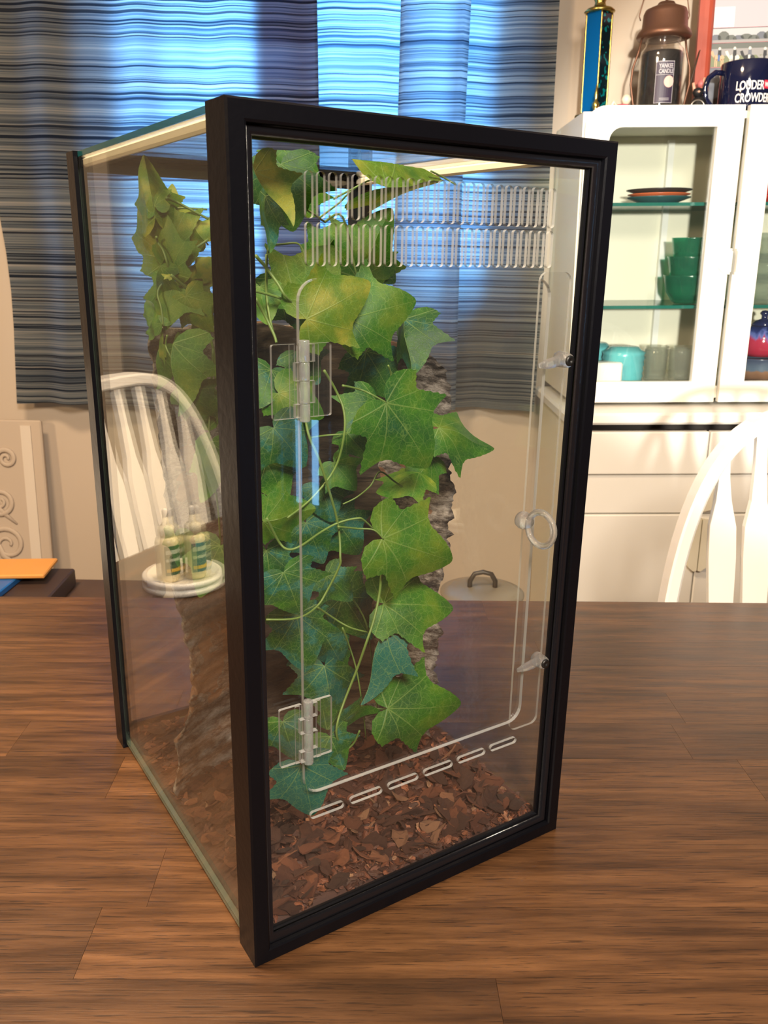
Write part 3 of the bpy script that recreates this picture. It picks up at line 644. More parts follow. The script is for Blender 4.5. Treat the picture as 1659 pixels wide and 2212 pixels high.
STEMS=[
('C',0.0012,[(0.0802,0.0500,0.3801),(0.0909,0.0540,0.3661),(0.0939,0.0490,0.3536),(0.0924,0.0463,0.3381),(0.0888,0.0520,0.3156),(0.0723,0.0532,0.2976),(0.0519,0.0472,0.2893)]),
('C',0.0013,[(0.0612,0.0500,0.3730),(0.0686,0.0540,0.3508),(0.0692,0.0490,0.3387),(0.0755,0.0463,0.3216),(0.0887,0.0520,0.2880),(0.0930,0.0532,0.2705),(0.0903,0.0472,0.2564),(0.0898,0.0475,0.2492),(0.0834,0.0534,0.2303),(0.0742,0.0516,0.2215),(0.0571,0.0462,0.2194),(0.0364,0.0494,0.2219)]),
('C',0.0011,[(0.0934,0.0500,0.3698),(0.1084,0.0540,0.3658),(0.1138,0.0490,0.3631),(0.1250,0.0463,0.3567)]),
('C',0.0012,[(0.0389,0.0500,0.2905),(0.0487,0.0540,0.2720),(0.0527,0.0490,0.2675),(0.0603,0.0463,0.2692),(0.0776,0.0520,0.2737),(0.0919,0.0532,0.2778),(0.1030,0.0472,0.2810),(0.1097,0.0475,0.2779),(0.1278,0.0534,0.2605)]),
('C',0.0010,[(0.0889,0.0480,0.2772),(0.1059,0.0520,0.2720),(0.1164,0.0470,0.2707),(0.1227,0.0443,0.2638)]),
('C',0.0014,[(0.1258,0.0500,0.2500),(0.1266,0.0540,0.2222),(0.1187,0.0490,0.2031),(0.1108,0.0463,0.1879),(0.1068,0.0520,0.1658),(0.0973,0.0532,0.1428),(0.0885,0.0472,0.1320),(0.0880,0.0475,0.1197),(0.0975,0.0534,0.1030),(0.1043,0.0516,0.1068),(0.1060,0.0462,0.1196)]),
('C',0.0011,[(0.0851,0.0700,0.2122),(0.1010,0.0740,0.1981),(0.1112,0.0690,0.1908),(0.1242,0.0663,0.1851)]),
('C',0.0010,[(0.1168,0.0900,0.1810),(0.1256,0.0940,0.1606),(0.1290,0.0890,0.1415),(0.1332,0.0863,0.1090),(0.1400,0.0920,0.0760)]),
('C',0.0010,[(0.1189,0.0650,0.1267),(0.1337,0.0690,0.1179),(0.1431,0.0640,0.1172)]),
('C',0.0010,[(0.1281,0.1000,0.2027),(0.1461,0.1040,0.1724),(0.1501,0.0990,0.1320),(0.1560,0.0963,0.0714)]),
('C',0.0010,[(0.0854,0.0800,0.3312),(0.0988,0.0840,0.3307),(0.1101,0.0790,0.3315)]),
('C',0.0010,[(0.1661,0.0800,0.2831),(0.1563,0.0840,0.2912),(0.1409,0.0790,0.3012),(0.1316,0.0763,0.2929),(0.1237,0.0820,0.2840),(0.1130,0.0832,0.2801)]),
('C',0.0010,[(0.1471,0.0800,0.3761),(0.1525,0.0840,0.3673),(0.1467,0.0790,0.3603)]),
('B',0.0015,[(0.0497,0.0800,0.4475),(0.0587,0.0840,0.4401),(0.0640,0.0790,0.4306),(0.0673,0.0763,0.4238),(0.0777,0.0820,0.4174)]),
('B',0.0013,[(0.0472,0.0800,0.4271),(0.0658,0.0840,0.4226),(0.0752,0.0790,0.4176),(0.0816,0.0763,0.4093)]),
('B',0.0013,[(0.0617,0.0900,0.4483),(0.0629,0.0940,0.4247),(0.0630,0.0890,0.4069),(0.0653,0.0863,0.3943)]),
('B',0.0015,[(0.0444,0.0700,0.4227),(0.0518,0.0740,0.4130),(0.0556,0.0690,0.4011),(0.0558,0.0663,0.3965)]),
('B',0.0011,[(0.0692,0.0800,0.4781),(0.0672,0.0840,0.4702),(0.0597,0.0790,0.4624),(0.0563,0.0763,0.4492)]),
('B',0.0011,[(0.0758,0.0800,0.4789),(0.0864,0.0840,0.4757),(0.0902,0.0790,0.4722),(0.0953,0.0763,0.4682)]),
('B',0.0010,[(0.0637,0.0900,0.4536),(0.0749,0.0940,0.4546),(0.0838,0.0890,0.4548),(0.0873,0.0863,0.4459)]),
('B',0.0010,[(0.1208,0.1100,0.4843),(0.1381,0.1140,0.4917),(0.1493,0.1090,0.4973),(0.1622,0.1063,0.4944)]),
('B',0.0010,[(0.1156,0.1200,0.4727),(0.1323,0.1240,0.4824),(0.1367,0.1190,0.4883),(0.1442,0.1163,0.4945)]),
('B',0.0010,[(0.2066,0.1200,0.5074),(0.2221,0.1240,0.5038),(0.2292,0.1190,0.4992)]),
('B',0.0012,[(0.1083,0.1000,0.4691),(0.1245,0.1040,0.4726),(0.1326,0.0990,0.4341)]),
('A',0.0014,[(0.0200,0.1500,0.4819),(0.0280,0.1540,0.4799),(0.0338,0.1490,0.4762),(0.0464,0.1463,0.4698)]),
('A',0.0011,[(0.0228,0.1600,0.4721),(0.0297,0.1640,0.4757),(0.0352,0.1590,0.4766),(0.0496,0.1563,0.4762)]),
('A',0.0012,[(0.0120,0.1500,0.4578),(0.0141,0.1540,0.4543),(0.0155,0.1490,0.4497),(0.0169,0.1463,0.4414),(0.0199,0.1520,0.4340)]),
('A',0.0015,[(0.0193,0.1500,0.4349),(0.0274,0.1540,0.4414),(0.0323,0.1490,0.4479),(0.0458,0.1463,0.4570)]),
('A',0.0011,[(0.0193,0.1500,0.4349),(0.0121,0.1540,0.4236),(0.0120,0.1490,0.4136),(0.0120,0.1463,0.4017)]),
('A',0.0015,[(0.0168,0.1400,0.4343),(0.0323,0.1440,0.4221),(0.0363,0.1390,0.4124),(0.0419,0.1363,0.3865),(0.0450,0.1420,0.3618)]),
('A',0.0010,[(0.0120,0.1400,0.3961),(0.0120,0.1440,0.3895),(0.0120,0.1390,0.3847),(0.0181,0.1363,0.3711)]),
('A',0.0010,[(0.0487,0.1600,0.4684),(0.0433,0.1640,0.4662),(0.0325,0.1590,0.4608),(0.0257,0.1563,0.4528)]),
('A',0.0010,[(0.0228,0.1600,0.4721),(0.0366,0.1640,0.4686),(0.0416,0.1590,0.4637),(0.0495,0.1563,0.4535)]),
('A',0.0012,[(0.0394,0.1300,0.3873),(0.0381,0.1340,0.3538),(0.0338,0.1290,0.3246),(0.0367,0.1263,0.2767),(0.0394,0.1320,0.2469)]),
('A',0.0010,[(0.0396,0.1500,0.4266),(0.0480,0.1540,0.4324),(0.0528,0.1490,0.4356)]),
]

VIEW = Vector((-.30, -.86, .30)).normalized()
for bx, by, bz, tx, ty, tz, wd, roll, kind, tint, vn in LEAVES:
    B, E_ = Vector((bx, by, bz)), Vector((tx, ty, tz)); a = E_-B; L = a.length; a.normalize()
    vw = Vector((-.80, -.52, .22)).normalized() if vn == 'A' else VIEW
    nn = (vw-a*vw.dot(a)).normalized(); nn = Matrix.Rotation(math.radians(roll), 3, a) @ nn; s = a.cross(nn)
    M = Matrix(((s.x*L*wd, a.x*L, nn.x*L, B.x), (s.y*L*wd, a.y*L, nn.y*L, B.y), (s.z*L*wd, a.z*L, nn.z*L, B.z), (0, 0, 0, 1)))
    # keep every leaf inside the panes
    me = LM[kind].copy()
    for q in me.vertices:
        p = M @ q.co; p.x = min(max(p.x, .0085), TW-.0085); p.y = min(max(p.y, .0155), TD-.015); p.z = min(max(p.z, hgt(p.x, p.y)+.003), TH-.011); q.co = p-B
    me.update()
    o = link('leaf', me, VINE[vn], T(B)); o.color = (tint*.5+.5, 0, 0, 1)
for vn, r, pth in STEMS:
    P = [Vector(p) for p in pth]; Q = []
    for i in range(len(P)-1):
        p0, p1, p2, p3 = P[max(0, i-1)], P[i], P[i+1], P[min(len(P)-1, i+2)]
        for q in range(5):
            t = q/5; Q.append(.5*((2*p1)+(p2-p0)*t+(2*p0-5*p1+4*p2-p3)*t*t+(3*p1-3*p2+p3-p0)*t**3))
    Q.append(P[-1]); G().tube(Q, [r*.62*(1.15-.3*i/len(Q)) for i in range(len(Q))], 7).build('stem', STEM, VINE[vn])
# ------------------------------------------------------------------ white glass-door cabinet (its floor falls a little to the left)
HM = T((.838, 2.134, 1.2)) @ RY(-.022) @ T((-.838, -2.134, -1.2)) @ T((.832, 0, .011))
ht = thing('kitchen_cabinet', 'white enamelled kitchen cabinet with two glazed upper doors, counter and drawers beside the window', 'cabinet', HM)
HW = .375; YD, YBK = 2.152, 2.478          # upper case
g = G()
g.box(-HW, -HW+.016, YD, YBK, .850, 1.522).box(HW-.016, HW, YD, YBK, .850, 1.522).box(-HW+.016, HW-.016, YD, YBK, 1.506, 1.522)
g.box(-HW+.016, HW-.016, YD, YBK, .850, .880).box(-HW+.016, HW-.016, YBK-.012, YBK, .880, 1.506)
g.build('upper_case', CREAM, ht)
def hdoor(x0, x1, gx0, gx1, left):
    cor = (0, 1, 0, 0) if left else (1, 0, 0, 0)
    gc = (0, 1, 0, 0) if left else (1, 0, 0, 0)
    z0, z1 = .842, 1.532
    d = G().plate(rrect(x0, x1, z0, z1, .045, 7, cor), [rrect(gx0, gx1, .894, 1.486, .03, 6, gc)], YD-.020, YD-.001).build('door', WHITE, ht)
    G().box(gx0-.008, gx1+.008, YD-.0085, YD-.0055, .886, 1.494).build('glass_pane', PANE, d)
    g = G(); hx = x1 if left else x0; s = -1 if left else 1
    a = [(hx+s*.030*math.cos(t), 1.185+.030*math.sin(t)) for t in [math.radians(-90+180*i/14) for i in range(15)]]
    g.plate(a if s > 0 else a[::-1], [], YD-.034, YD-.0205)
    a = [(hx+s*.024*math.cos(t), 1.185+.024*math.sin(t)) for t in [math.radians(-90+180*i/14) for i in range(15)]]
    g.plate(a if s > 0 else a[::-1], [], YD-.040, YD-.0342)
    g.build('handle', WHITE, d)
    g = G()
    for zz in (.95, 1.42): g.cyl((x0+.004 if left else x1-.004, YD-.022, zz-.02), (x0+.004 if left else x1-.004, YD-.022, zz+.02), .004, 8)
    g.build('hinge', WHITE, d); return d
hdoor(-.372, -.006, -.316, -.066, True); hdoor(.006, .372, .066, .316, False)
for zz, x0, x1 in ((1.070, -HW+.0165, HW-.0165), (1.316, -HW+.0165, HW-.0165)):
    G().box(x0, x1, YD+.045, YBK-.014, zz, zz+.008, [1, 1, 1, 1, 1, 1]).build('glass_shelf', [PANE, edge_mat('green_shelf_glass', (.015, .17, .14), .25)], ht)
for xx in (-.070, .070): G().box(xx-.008, xx+.008, YBK-.030, YBK-.0125, .900, 1.495).build('shelf_standard', WHITE, ht)
YC0 = 2.032
G().cbox(-.40, .40, YC0, YBK, .803, .832, .006).build('counter', WHITE, ht)
g = G(); g.box(-.385, -.367, YC0+.035, YBK, .05, .803).box(.367, .385, YC0+.035, YBK, .05, .803).box(-.367, .367, YBK-.012, YBK, .05, .803).box(-.367, .367, YC0+.04, YBK-.012, .05, .068)
g.box(-.367, .367, YC0+.06, YC0+.075, .068, .803, 1)  # dark sheet painting the shade seen through the drawer gaps
for xx in (-.36, .36):
    for yy in (YC0+.07, YBK-.03): g.cbox(xx-.022, xx+.022, yy-.022, yy+.022, 0, .05, .003)
g.build('base_case', [CREAM, GAP_SHADE], ht)
for x0, x1 in ((-.383, -.0415), (-.0385, .383)):
    d = G().cbox(x0, x1, YC0+.006, YC0+.030, .676, .784, .003).build('drawer', WHITE, ht)
    d2 = G().cbox(x0, x1, YC0+.016, YC0+.040, .5715, .674, .003).build('drawer', WHITE, ht)
    d3 = G().cbox(x0, x1, YC0+.014, YC0+.038, .06, .5685, .003).build('door', WHITE, ht)
    s = 1 if x1 < 0 else -1; xe = x1 if s > 0 else x0
    pl = [(xe, .560), (xe-s*.024, .556), (xe-s*.026, .46), (xe-s*.022, .432), (xe-s*.008, .420), (xe, .422)]
    G().plate(pl if s < 0 else pl[::-1], [], YC0-.004, YC0+.0138).build('pull', CREAM, d3)
    pz = [(xe, .70), (xe-s*.022, .698), (xe-s*.022, .655), (xe, .650)]
    G().plate([(xe, .645), (xe-s*.020, .64), (xe-s*.020, .585), (xe, .580)] if s < 0 else [(xe, .645), (xe-s*.020, .64), (xe-s*.020, .585), (xe, .580)][::-1], [], YC0, YC0+.0158).build('pull', CREAM, d2)
def on(x, y, z, rz=0): return HM @ T((x, y, z)) @ RZ(rz)
Z1, Z2, Z3, ZT = .8802, 1.0782, 1.3242, 1.5222    # cabinet floor, shelves, top
# plates on the top shelf
PL = [(.078, .013, plain('dark_teal_glaze', (.02, .09, .10), .25), 'dark teal plate at the bottom of the short stack on the upper glass shelf'),
      (.076, .011, plain('orange_glaze', (.55, .12, .04), .3), 'orange plate in the middle of the short stack on the upper glass shelf'),
      (.080, .012, plain('charcoal_glaze', (.03, .025, .022), .3), 'charcoal plate with brown rim topping the short stack on the upper glass shelf')]
z = Z3
for r, h, m, lb in PL:
    o = G().lathe([(0, 0), (r*.6, 0), (r*.64, .003), (r, h), (r*1.01, h+.002), (r*.97, h+.0025), (r*.62, .006), (0, .006)], 32).build('plate', m, None, on(-.150, 2.262, z+.0002)); tag(o, lb, 'plate'); z += .0095
# green glass bowls
GB = glassy('green_pressed_glass', (.08, .55, .38), .04, .18)
BL = ('lowest and widest of the nested green glass bowls on the middle shelf', 'middle of the nested green glass bowls on the middle shelf', 'topmost of the nested green glass bowls on the middle shelf')
z = Z2
for q in range(3):
    R_ = .062-.006*q; H_ = .072; seg = 36; pr_ = [(0, 0), (R_*.5, .001), (R_*.62, .006), (R_*.88, H_*.42), (R_, H_*.96), (R_*1.02, H_), (R_*.97, H_), (R_*.84, H_*.45), (R_*.55, .010), (0, .008)]
    g = G(); g.lathe(pr_, seg); g.v = [((x*(1+.022*math.cos(12*math.atan2(y, x)))) , (y*(1+.022*math.cos(12*math.atan2(y, x)))), zz) for x, y, zz in g.v]
    tag(g.build('glass_bowl', GB, None, on(-.055, 2.262, z+.0002)), BL[q], 'bowl', 'green glass bowls'); z += .046
# turquoise ribbed mugs standing upside down
TQ = plain('turquoise_glaze', (.10, .42, .46), .22, vary=.35, scale=25)
for x, y, lb in ((-.215, 2.232, 'turquoise ribbed mug upside down in front on the cabinet floor'), (-.272, 2.335, 'turquoise ribbed mug upside down behind another at the cabinet back')):
    pr_ = [(0, .092), (.036, .092), (.044, .084)]+[(.050+.0012*math.cos(q*math.pi)*(1)+.004*(1-q/10), .078-.0076*q) for q in range(11)]+[(.050, 0), (.046, 0), (.042, .075), (0, .082)]
    tag(G().lathe(pr_, 32).build('ribbed_mug', TQ, None, on(x, y, Z1)), lb, 'mug')
tag(G().cbox(-.060, .060, -.024, .024, 0, .058, .004).build('white_box', WHITE, None, on(-.294, 2.186, Z1+.0002)), 'small white box lying in front of the turquoise mugs', 'box')
TUM = glassy('clear_tumbler_glass', (.86, .88, .84), .03, .10)
for q, (x, y) in enumerate(((-.136, 2.215), (-.112, 2.285), (-.075, 2.205), (-.042, 2.268))):
    pr_ = [(0, .002), (.022, 0), (.025, .004)]
    for b_ in range(5): pr_ += [(.0275+b_*.0008, .012+b_*.015), (.0262+b_*.0008, .019+b_*.015)]
    pr_ += [(.0305, .088), (.0285, .088), (.0245, .012), (0, .010)]
    tag(G().lathe(pr_, 24).build('glass_tumbler', TUM, None, on(x, y, Z1)), ('clear ribbed tumbler beside the turquoise mugs', 'clear ribbed tumbler second from the turquoise mugs, set back', 'clear ribbed tumbler third from the turquoise mugs, in front', 'clear ribbed tumbler nearest the door frame, on the cabinet floor')[q], 'glass', 'clear tumblers in the cabinet')
# right-hand door
RED = plain('red_glaze', (.62, .035, .02), .25); z = Z3
WO = ('lowest', 'second from the bottom', 'third from the bottom', 'second from the top', 'topmost')
for q in range(5):
    tag(G().lathe([(0, 0), (.045, 0), (.050, .003), (.072, .013), (.0735, .0155), (.070, .0160), (.048, .006), (0, .006)], 28).build('red_bowl', RED, None, on(.152, 2.262, z+.0002)), 'red dish, %s in the stack on the upper shelf' % WO[q], 'dish', 'stacked red dishes'); z += .0125
CB = glassy('clear_pressed_glass', (.80, .85, .80), .04, .14); z = Z2
for q in range(3):
    R_ = .060-.008*q; H_ = .075; g = G().lathe([(0, 0), (R_*.5, .001), (R_*.62, .006), (R_*.9, H_*.42), (R_, H_), (R_*.96, H_), (R_*.84, H_*.45), (R_*.55, .010), (0, .008)], 40)
    g.v = [(x*(1+.03*math.cos(10*math.atan2(y, x))), y*(1+.03*math.cos(10*math.atan2(y, x))), zz) for x, y, zz in g.v]
    tag(g.build('glass_bowl', CB, None, on(.150, 2.262, z+.0002)), 'clear pressed-glass bowl, %s of the stack behind the second door' % ('lowest', 'middle one', 'topmost')[q], 'bowl', 'clear glass bowls'); z += .050
k = N('blue_red_drip_glaze'); tc = k.n('TexCoord').outputs['Object']; zz = k.n('SeparateXYZ', {0: tc}).outputs[2]
dn = k.n('TexNoise', {'Vector': k.n('Mapping', {'Vector': tc, 'Scale': (55, 55, 9)}).outputs[0], 'Scale': 1., 'Detail': 3}).outputs[0]
cc = k.ramp(k.math('ADD', k.math('MULTIPLY', zz, 9.), k.math('MULTIPLY', k.math('SUBTRACT', dn, .5), 1.1)), [(.0, (.40, .02, .05)), (.35, (.42, .03, .07)), (.45, (.12, .16, .45)), (.6, (.02, .035, .16)), (1., (.01, .015, .07))])
DRIP = k.shade(k.n('BsdfPrincipled', {'Base Color': cc, 'Roughness': .12}))
o = thing('lidded_pot', 'glossy lidded pot with blue glaze dripping over red, behind the second cabinet door', 'pot', on(.155, 2.262, Z1+.0625))
G().lathe([(0, 0), (.036, 0), (.046, .010), (.052, .035), (.048, .062), (.034, .078), (.030, .078), (.03, .07), (0, .07)], 32).build('body', DRIP, o)
G().lathe([(.029, .0785), (.033, .081), (.020, .092), (.008, .096), (.008, .104), (.013, .110), (.008, .117), (0, .118)], 28).build('lid', plain('navy_glaze', (.012, .018, .075), .12), o)
k = N('casserole_glaze'); zz = k.n('SeparateXYZ', {0: k.n('TexCoord').outputs['Object']}).outputs[2]
nz = k.n('TexNoise', {'Vector': k.n('TexCoord').outputs['Object'], 'Scale': 60.}).outputs[0]
cc = k.ramp(k.math('ADD', k.math('MULTIPLY', zz, 14.), k.math('MULTIPLY', k.math('SUBTRACT', nz, .5), .25)), [(.0, (.10, .05, .03)), (.38, (.24, .13, .08)), (.44, (.10, .14, .20)), (.8, (.06, .08, .14))])
o = G().lathe([(0, 0), (.055, 0), (.066, .010), (.070, .040), (.068, .058), (.071, .060), (.066, .0615), (.060, .020), (0, .010)], 36).build('casserole_dish', k.shade(k.n('BsdfPrincipled', {'Base Color': cc, 'Roughness': .2})), None, on(.155, 2.262, Z1+.0002))
o.data.transform(Matrix.Scale(.985, 4)); tag(o, 'brown and slate casserole dish on the cabinet floor carrying the drip-glazed pot', 'dish')
# ------------------------------------------------------------------ things on top of the cabinet
TBLUE = plain('blue_foil', (.0, .13, .42), .22, metal=.4); 
k = N('dark_teal_prism_foil'); vo = k.n('TexVoronoi', {'Vector': k.n('TexCoord').outputs['Object'], 'Scale': 130.}).outputs[1]
sv = k.n('SeparateColor', {0: vo}).outputs[0]
TDARK = k.shade(k.n('BsdfPrincipled', {'Base Color': k.mix(k.math('GREATER_THAN', sv, .8), (.004, .02, .03), (.0, .30, .32)), 'Roughness': .2, 'Metallic': .5}))
o = thing('trophy', 'tall square trophy column in blue foil with gold trim, next to the copper candle lantern', 'trophy', on(-.322, 2.285, ZT) @ RZ(.75))
h = .235
G().cbox(-.034, .034, -.034, .034, 0, .012, .003).build('base', GOLD, o)
g = G(); s_ = .0215
g.box(-s_, s_, -s_, s_, .012, h, [1, 1, 1, 1, 0, 1]).build('column', [TBLUE, TDARK], o)
g = G()
for sx in (-1, 1):
    for sy in (-1, 1): g.tube([(sx*s_, sy*s_, .012+.0062*q) for q in range(37)], [.0026 if q % 2 else .0018 for q in range(37)], 6)
g.build('gold_corner_trim', GOLD, o)
G().lathe([(.0, h), (.034, h), (.037, h+.003), (.030, h+.009), (.016, h+.012), (.012, h+.022), (.020, h+.040), (0, h+.046)], 24).build('gold_cap', GOLD, o)
o = G().lathe([(0, 0), (.009, 0), (.010, .004), (.004, .009), (.008, .017), (.009, .024), (.004, .031), (.003, .036), (.0052, .042), (.003, .050), (.0015, .066), (0, .067)], 14).build('gold_figurine', GOLD, None, on(-.336, 2.205, ZT))
tag(o, 'small gold figure standing in front of the blue trophy column', 'figurine')
PINK = plain('rose_pink_plastic', (.45, .07, .12), .4); IV = plain('ivory_plastic', (.70, .60, .45), .4); TAN = plain('orange_tan', (.50, .22, .08), .5)
o = thing('toy_figure', 'small ivory toy lying on a rose pink saddle shape left of the lantern', 'toy', on(-.268, 2.215, ZT))
G().lathe([(0, 0), (.026, 0), (.030, .006), (.026, .016), (.014, .024), (0, .026)], 20, M=Matrix.Diagonal((1, .6, 1, 1))).build('body', PINK, o)
g = G().lathe([(0, -.012), (.008, -.009), (.012, 0), (.008, .009), (0, .012)], 14, M=T((.006, -.003, .034)))
g.tube([(-.014, 0, .020), (-.024, -.002, .030), (-.032, 0, .012), (-.036, 0, 0)], [.004, .004, .003, .003], 8).build('head', IV, o)
tag(G().lathe([(0, 0), (.016, 0), (.019, .005), (.014, .011), (0, .013)], 18, M=Matrix.Diagonal((1.2, .8, 1, 1))).build('pebble_trinket', TAN, None, on(-.304, 2.185, ZT)), 'small orange tan trinket at the cabinet\'s rounded corner, beside the gold figure', 'trinket')
# lantern with jar candle
LM_ = on(-.170, 2.262, ZT); LH = .013
o = thing('candle_lantern', 'brown copper lantern with wire side loops and domed hood around a jar candle', 'lantern', LM_)
G().lathe([(0, 0), (.050, 0), (.054, .003), (.052, .009), (.046, .0105), (0, .0105)], 32).build('base', COPPER, o)
G().lathe([(.061, .174), (.0645, .178), (.061, .187), (.053, .196), (.0510, .226), (.047, .235), (.030, .242), (.022, .245), (.018, .251), (.006, .253), (.003, .256), (.0065, .262), (.003, .267), (0, .270)], 36).build('hood', COPPER, o)
G().tube([(.0065*math.cos(a), 0, .262+.0045*math.sin(a)) for a in [q*math.pi/6 for q in range(12)]], .0016, 6, closed=True).build('finial', COPPER, o)
for s in (-1, 1):
    G().tube([(s*.051, 0, .006), (s*.062, 0, .030), (s*.071, 0, .075), (s*.069, 0, .11), (s*.058, 0, .145), (s*.050, 0, .186)], .0028, 8).build('side_wire', COPPER, o)
G().tube([(-.056, 0, .215), (-.060, 0, .225), (-.052, 0, .26), (-.030, 0, .31), (0, 0, .325), (.030, 0, .31), (.052, 0, .26), (.060, 0, .225), (.056, 0, .215)], .0014, 6, M=T((0, .010, 0))).build('bail_handle', COPPER, o)
def text(s, size, M, name, mat, parent, bold=.0, curl=None, sx=1.0, depth=.0003):
    """lettering as thin geometry; curl = radius of the upright cylinder it lies on"""
    cu = bpy.data.curves.new('t', 'FONT'); cu.body = s; cu.size = size; cu.align_x = 'LEFT'; cu.extrude = depth; cu.offset = bold; cu.resolution_u = 3
    ob = bpy.data.objects.new('t', cu); COL.objects.link(ob); me = bpy.data.meshes.new_from_object(ob)
    bpy.data.objects.remove(ob); bpy.data.curves.remove(cu)
    if curl:
        bm = bmesh.new(); bm.from_mesh(me); bmesh.ops.subdivide_edges(bm, edges=[e for e in bm.edges if e.calc_length() > size*.12], cuts=2); bm.to_mesh(me); bm.free()
    for q in me.vertices:
        x, y, z = q.co.x*sx, q.co.y, q.co.z
        if curl: a = x/curl; q.co = Vector(((curl+z)*math.sin(a), -(curl+z)*math.cos(a), y))
        else: q.co = Vector((x, -z, y))
    me.materials.clear(); me.materials.append(mat); return link(name, me, parent, M)
LAB = plain('violet_black_label', (.028, .016, .040), .5); LTX = plain('silver_lettering', (.45, .43, .45), .5); MOON = plain('pale_pink_moon', (.72, .42, .36), .6)
WAX = plain('black_wax', (.010, .009, .010), .25)
o = thing('jar_candle', 'black wax candle in a glass jar with a moon label, standing inside the copper lantern', 'candle', on(-.170, 2.262, ZT+.0107))
G().lathe([(0, 0), (.045, 0), (.0505, .004), (.0515, .010), (.0515, .128), (.049, .138), (.040, .148), (.039, .154), (.041, .156), (.041, .162), (.037, .162), (.037, .150), (.047, .138), (.0492, .128), (.0492, .012), (0, .009)], 36).build('glass_jar', glassy('jar_glass', (.96, .95, .93), .02, .01), o)
G().lathe([(0, .0095), (.0488, .0125), (.0488, .127), (.046, .133), (0, .133)], 36).build('wax', WAX, o)
def curved_panel(R, a0, a1, z0, z1, mi=0):
    g = G(); v = []; f = []
    for q in range(9): a = a0+(a1-a0)*q/8; v += [(R*math.sin(a), -R*math.cos(a), z0), (R*math.sin(a), -R*math.cos(a), z1), ((R+.0004)*math.sin(a), -(R+.0004)*math.cos(a), z0), ((R+.0004)*math.sin(a), -(R+.0004)*math.cos(a), z1)]
    for q in range(8): b_ = q*4; f += [(b_, b_+1, b_+5, b_+4), (b_+2, b_+6, b_+7, b_+3), (b_, b_+4, b_+6, b_+2), (b_+1, b_+3, b_+7, b_+5)]
    f += [(0, 2, 3, 1), (32, 33, 35, 34)]
    return g.add(v, f, mi)
lb = curved_panel(.0517, -.50, .30, .016, .106).build('label', LAB, o)
g = G(); fl = G()
for z0, z1 in ((.0155, .0163), (.1057, .1065), (.0765, .0772), (.1042, .1047)): fl.v += []; p = curved_panel(.0522, -.51 if z1 != .1047 else -.47, .31, z0, z1); fl.add(p.v, p.f)
for a0, a1, z0, z1 in ((-.51, -.495, .0155, .1065), (.295, .31, .0155, .1065), (-.28, .16, .022, .0228), (-.28, .16, .0255, .0263)): p = curved_panel(.0522, a0, a1, z0, z1); fl.add(p.v, p.f)
fl.build('label_border', LTX, lb)
text('YANKEE', .0135, T((0, 0, .0915)) @ RZ(-.38), 'lettering', LTX, lb, .0002, .0523, .66)
text('CANDLE', .0135, T((0, 0, .0800)) @ RZ(-.38), 'lettering', LTX, lb, .0002, .0523, .66)
g = G(); v = [(.0525*math.sin(.10), -.0525*math.cos(.10), .062)]; f = []
for q in range(24):
    a = 2*math.pi*q/24; xa = .10+.0118/.0525*math.cos(a); v.append((.0525*math.sin(xa), -.0525*math.cos(xa), .062+.0128*math.sin(a)))
for q in range(24): f.append((0, 1+q, 1+(q+1) % 24))
g.add(v, f).build('moon_print', MOON, lb)
# red picture frame with horse photographs
REDW = plain('red_painted_wood', (.36, .060, .032), .5, vary=.1, bump=.2)
FM = on(-.0665, 2.318, ZT+.002) @ RZ(-.12) @ RX(-.10)
o = thing('picture_frame', 'red wooden frame holding a collage of horse show photographs, leaning behind the navy mug', 'picture frame', FM)
G().ring(.36, .46, [(0, 0), (0, .018), (.036, .018), (.036, .006), (.030, 0), (.022, -.003), (.012, 0)]).build('frame', REDW, o)
G().box(.030, .33, .008, .012, .030, .43).build('backing', plain('grey_mount', (.16, .15, .16), .7), o)
PM = [plain('photo_'+n_, c_, .45) for n_, c_ in (('sky', (.42, .43, .45)), ('trees', (.12, .13, .12)), ('field', (.17, .19, .11)), ('horse_tan', (.50, .33, .20)), ('horse_white', (.62, .58, .52)), ('dark', (.03, .03, .035)), ('blue', (.05, .12, .30)), ('haze', (.28, .27, .27)), ('slate', (.13, .14, .17)), ('pinkish', (.35, .16, .17)))]
def poly(gg, pts, lay, mi):
    y = .0072-.0003*lay; gg.add([(x, y, z) for x, z in pts], [list(range(len(pts)))], mi)
def disc(gg, cx, cz, rx, rz, lay, mi, n=10): poly(gg, [(cx+rx*math.cos(2*math.pi*q/n), cz+rz*math.sin(2*math.pi*q/n)) for q in range(n)], lay, mi)
def rect(gg, x0, x1, z0, z1, lay, mi): poly(gg, [(x0, z0), (x1, z0), (x1, z1), (x0, z1)], lay, mi)
def rider(gg, x, z, s, hm, rm, lm):
    disc(gg, x, z, .013*s, .0075*s, 3, hm); poly(gg, [(x-.010*s, z+.003*s), (x-.016*s, z+.016*s), (x-.022*s, z+.014*s), (x-.019*s, z+.007*s), (x-.010*s, z-.004*s)], 3, hm)
    for dx in (-.009, -.005, .006, .010): rect(gg, x+dx*s-.0013*s, x+dx*s+.0013*s, z-.021*s, z-.003*s, 3, hm)
    poly(gg, [(x-.004*s, z+.004*s), (x+.005*s, z+.004*s), (x+.004*s, z+.017*s), (x-.003*s, z+.017*s)], 4, rm); rect(gg, x-.003*s, x+.002*s, z-.008*s, z+.006*s, 5, lm); disc(gg, x, z+.0205*s, .0032*s, .0036*s, 4, 4)
g = G(); x0, x1 = .037, .325
rect(g, x0, x1, .225, .280, 1, 9)
rect(g, x0, x1, .125, .178, 1, 2); rect(g, x0, x1, .150, .178, 2, 7); rect(g, x0, x1, .166, .178, 3, 1)
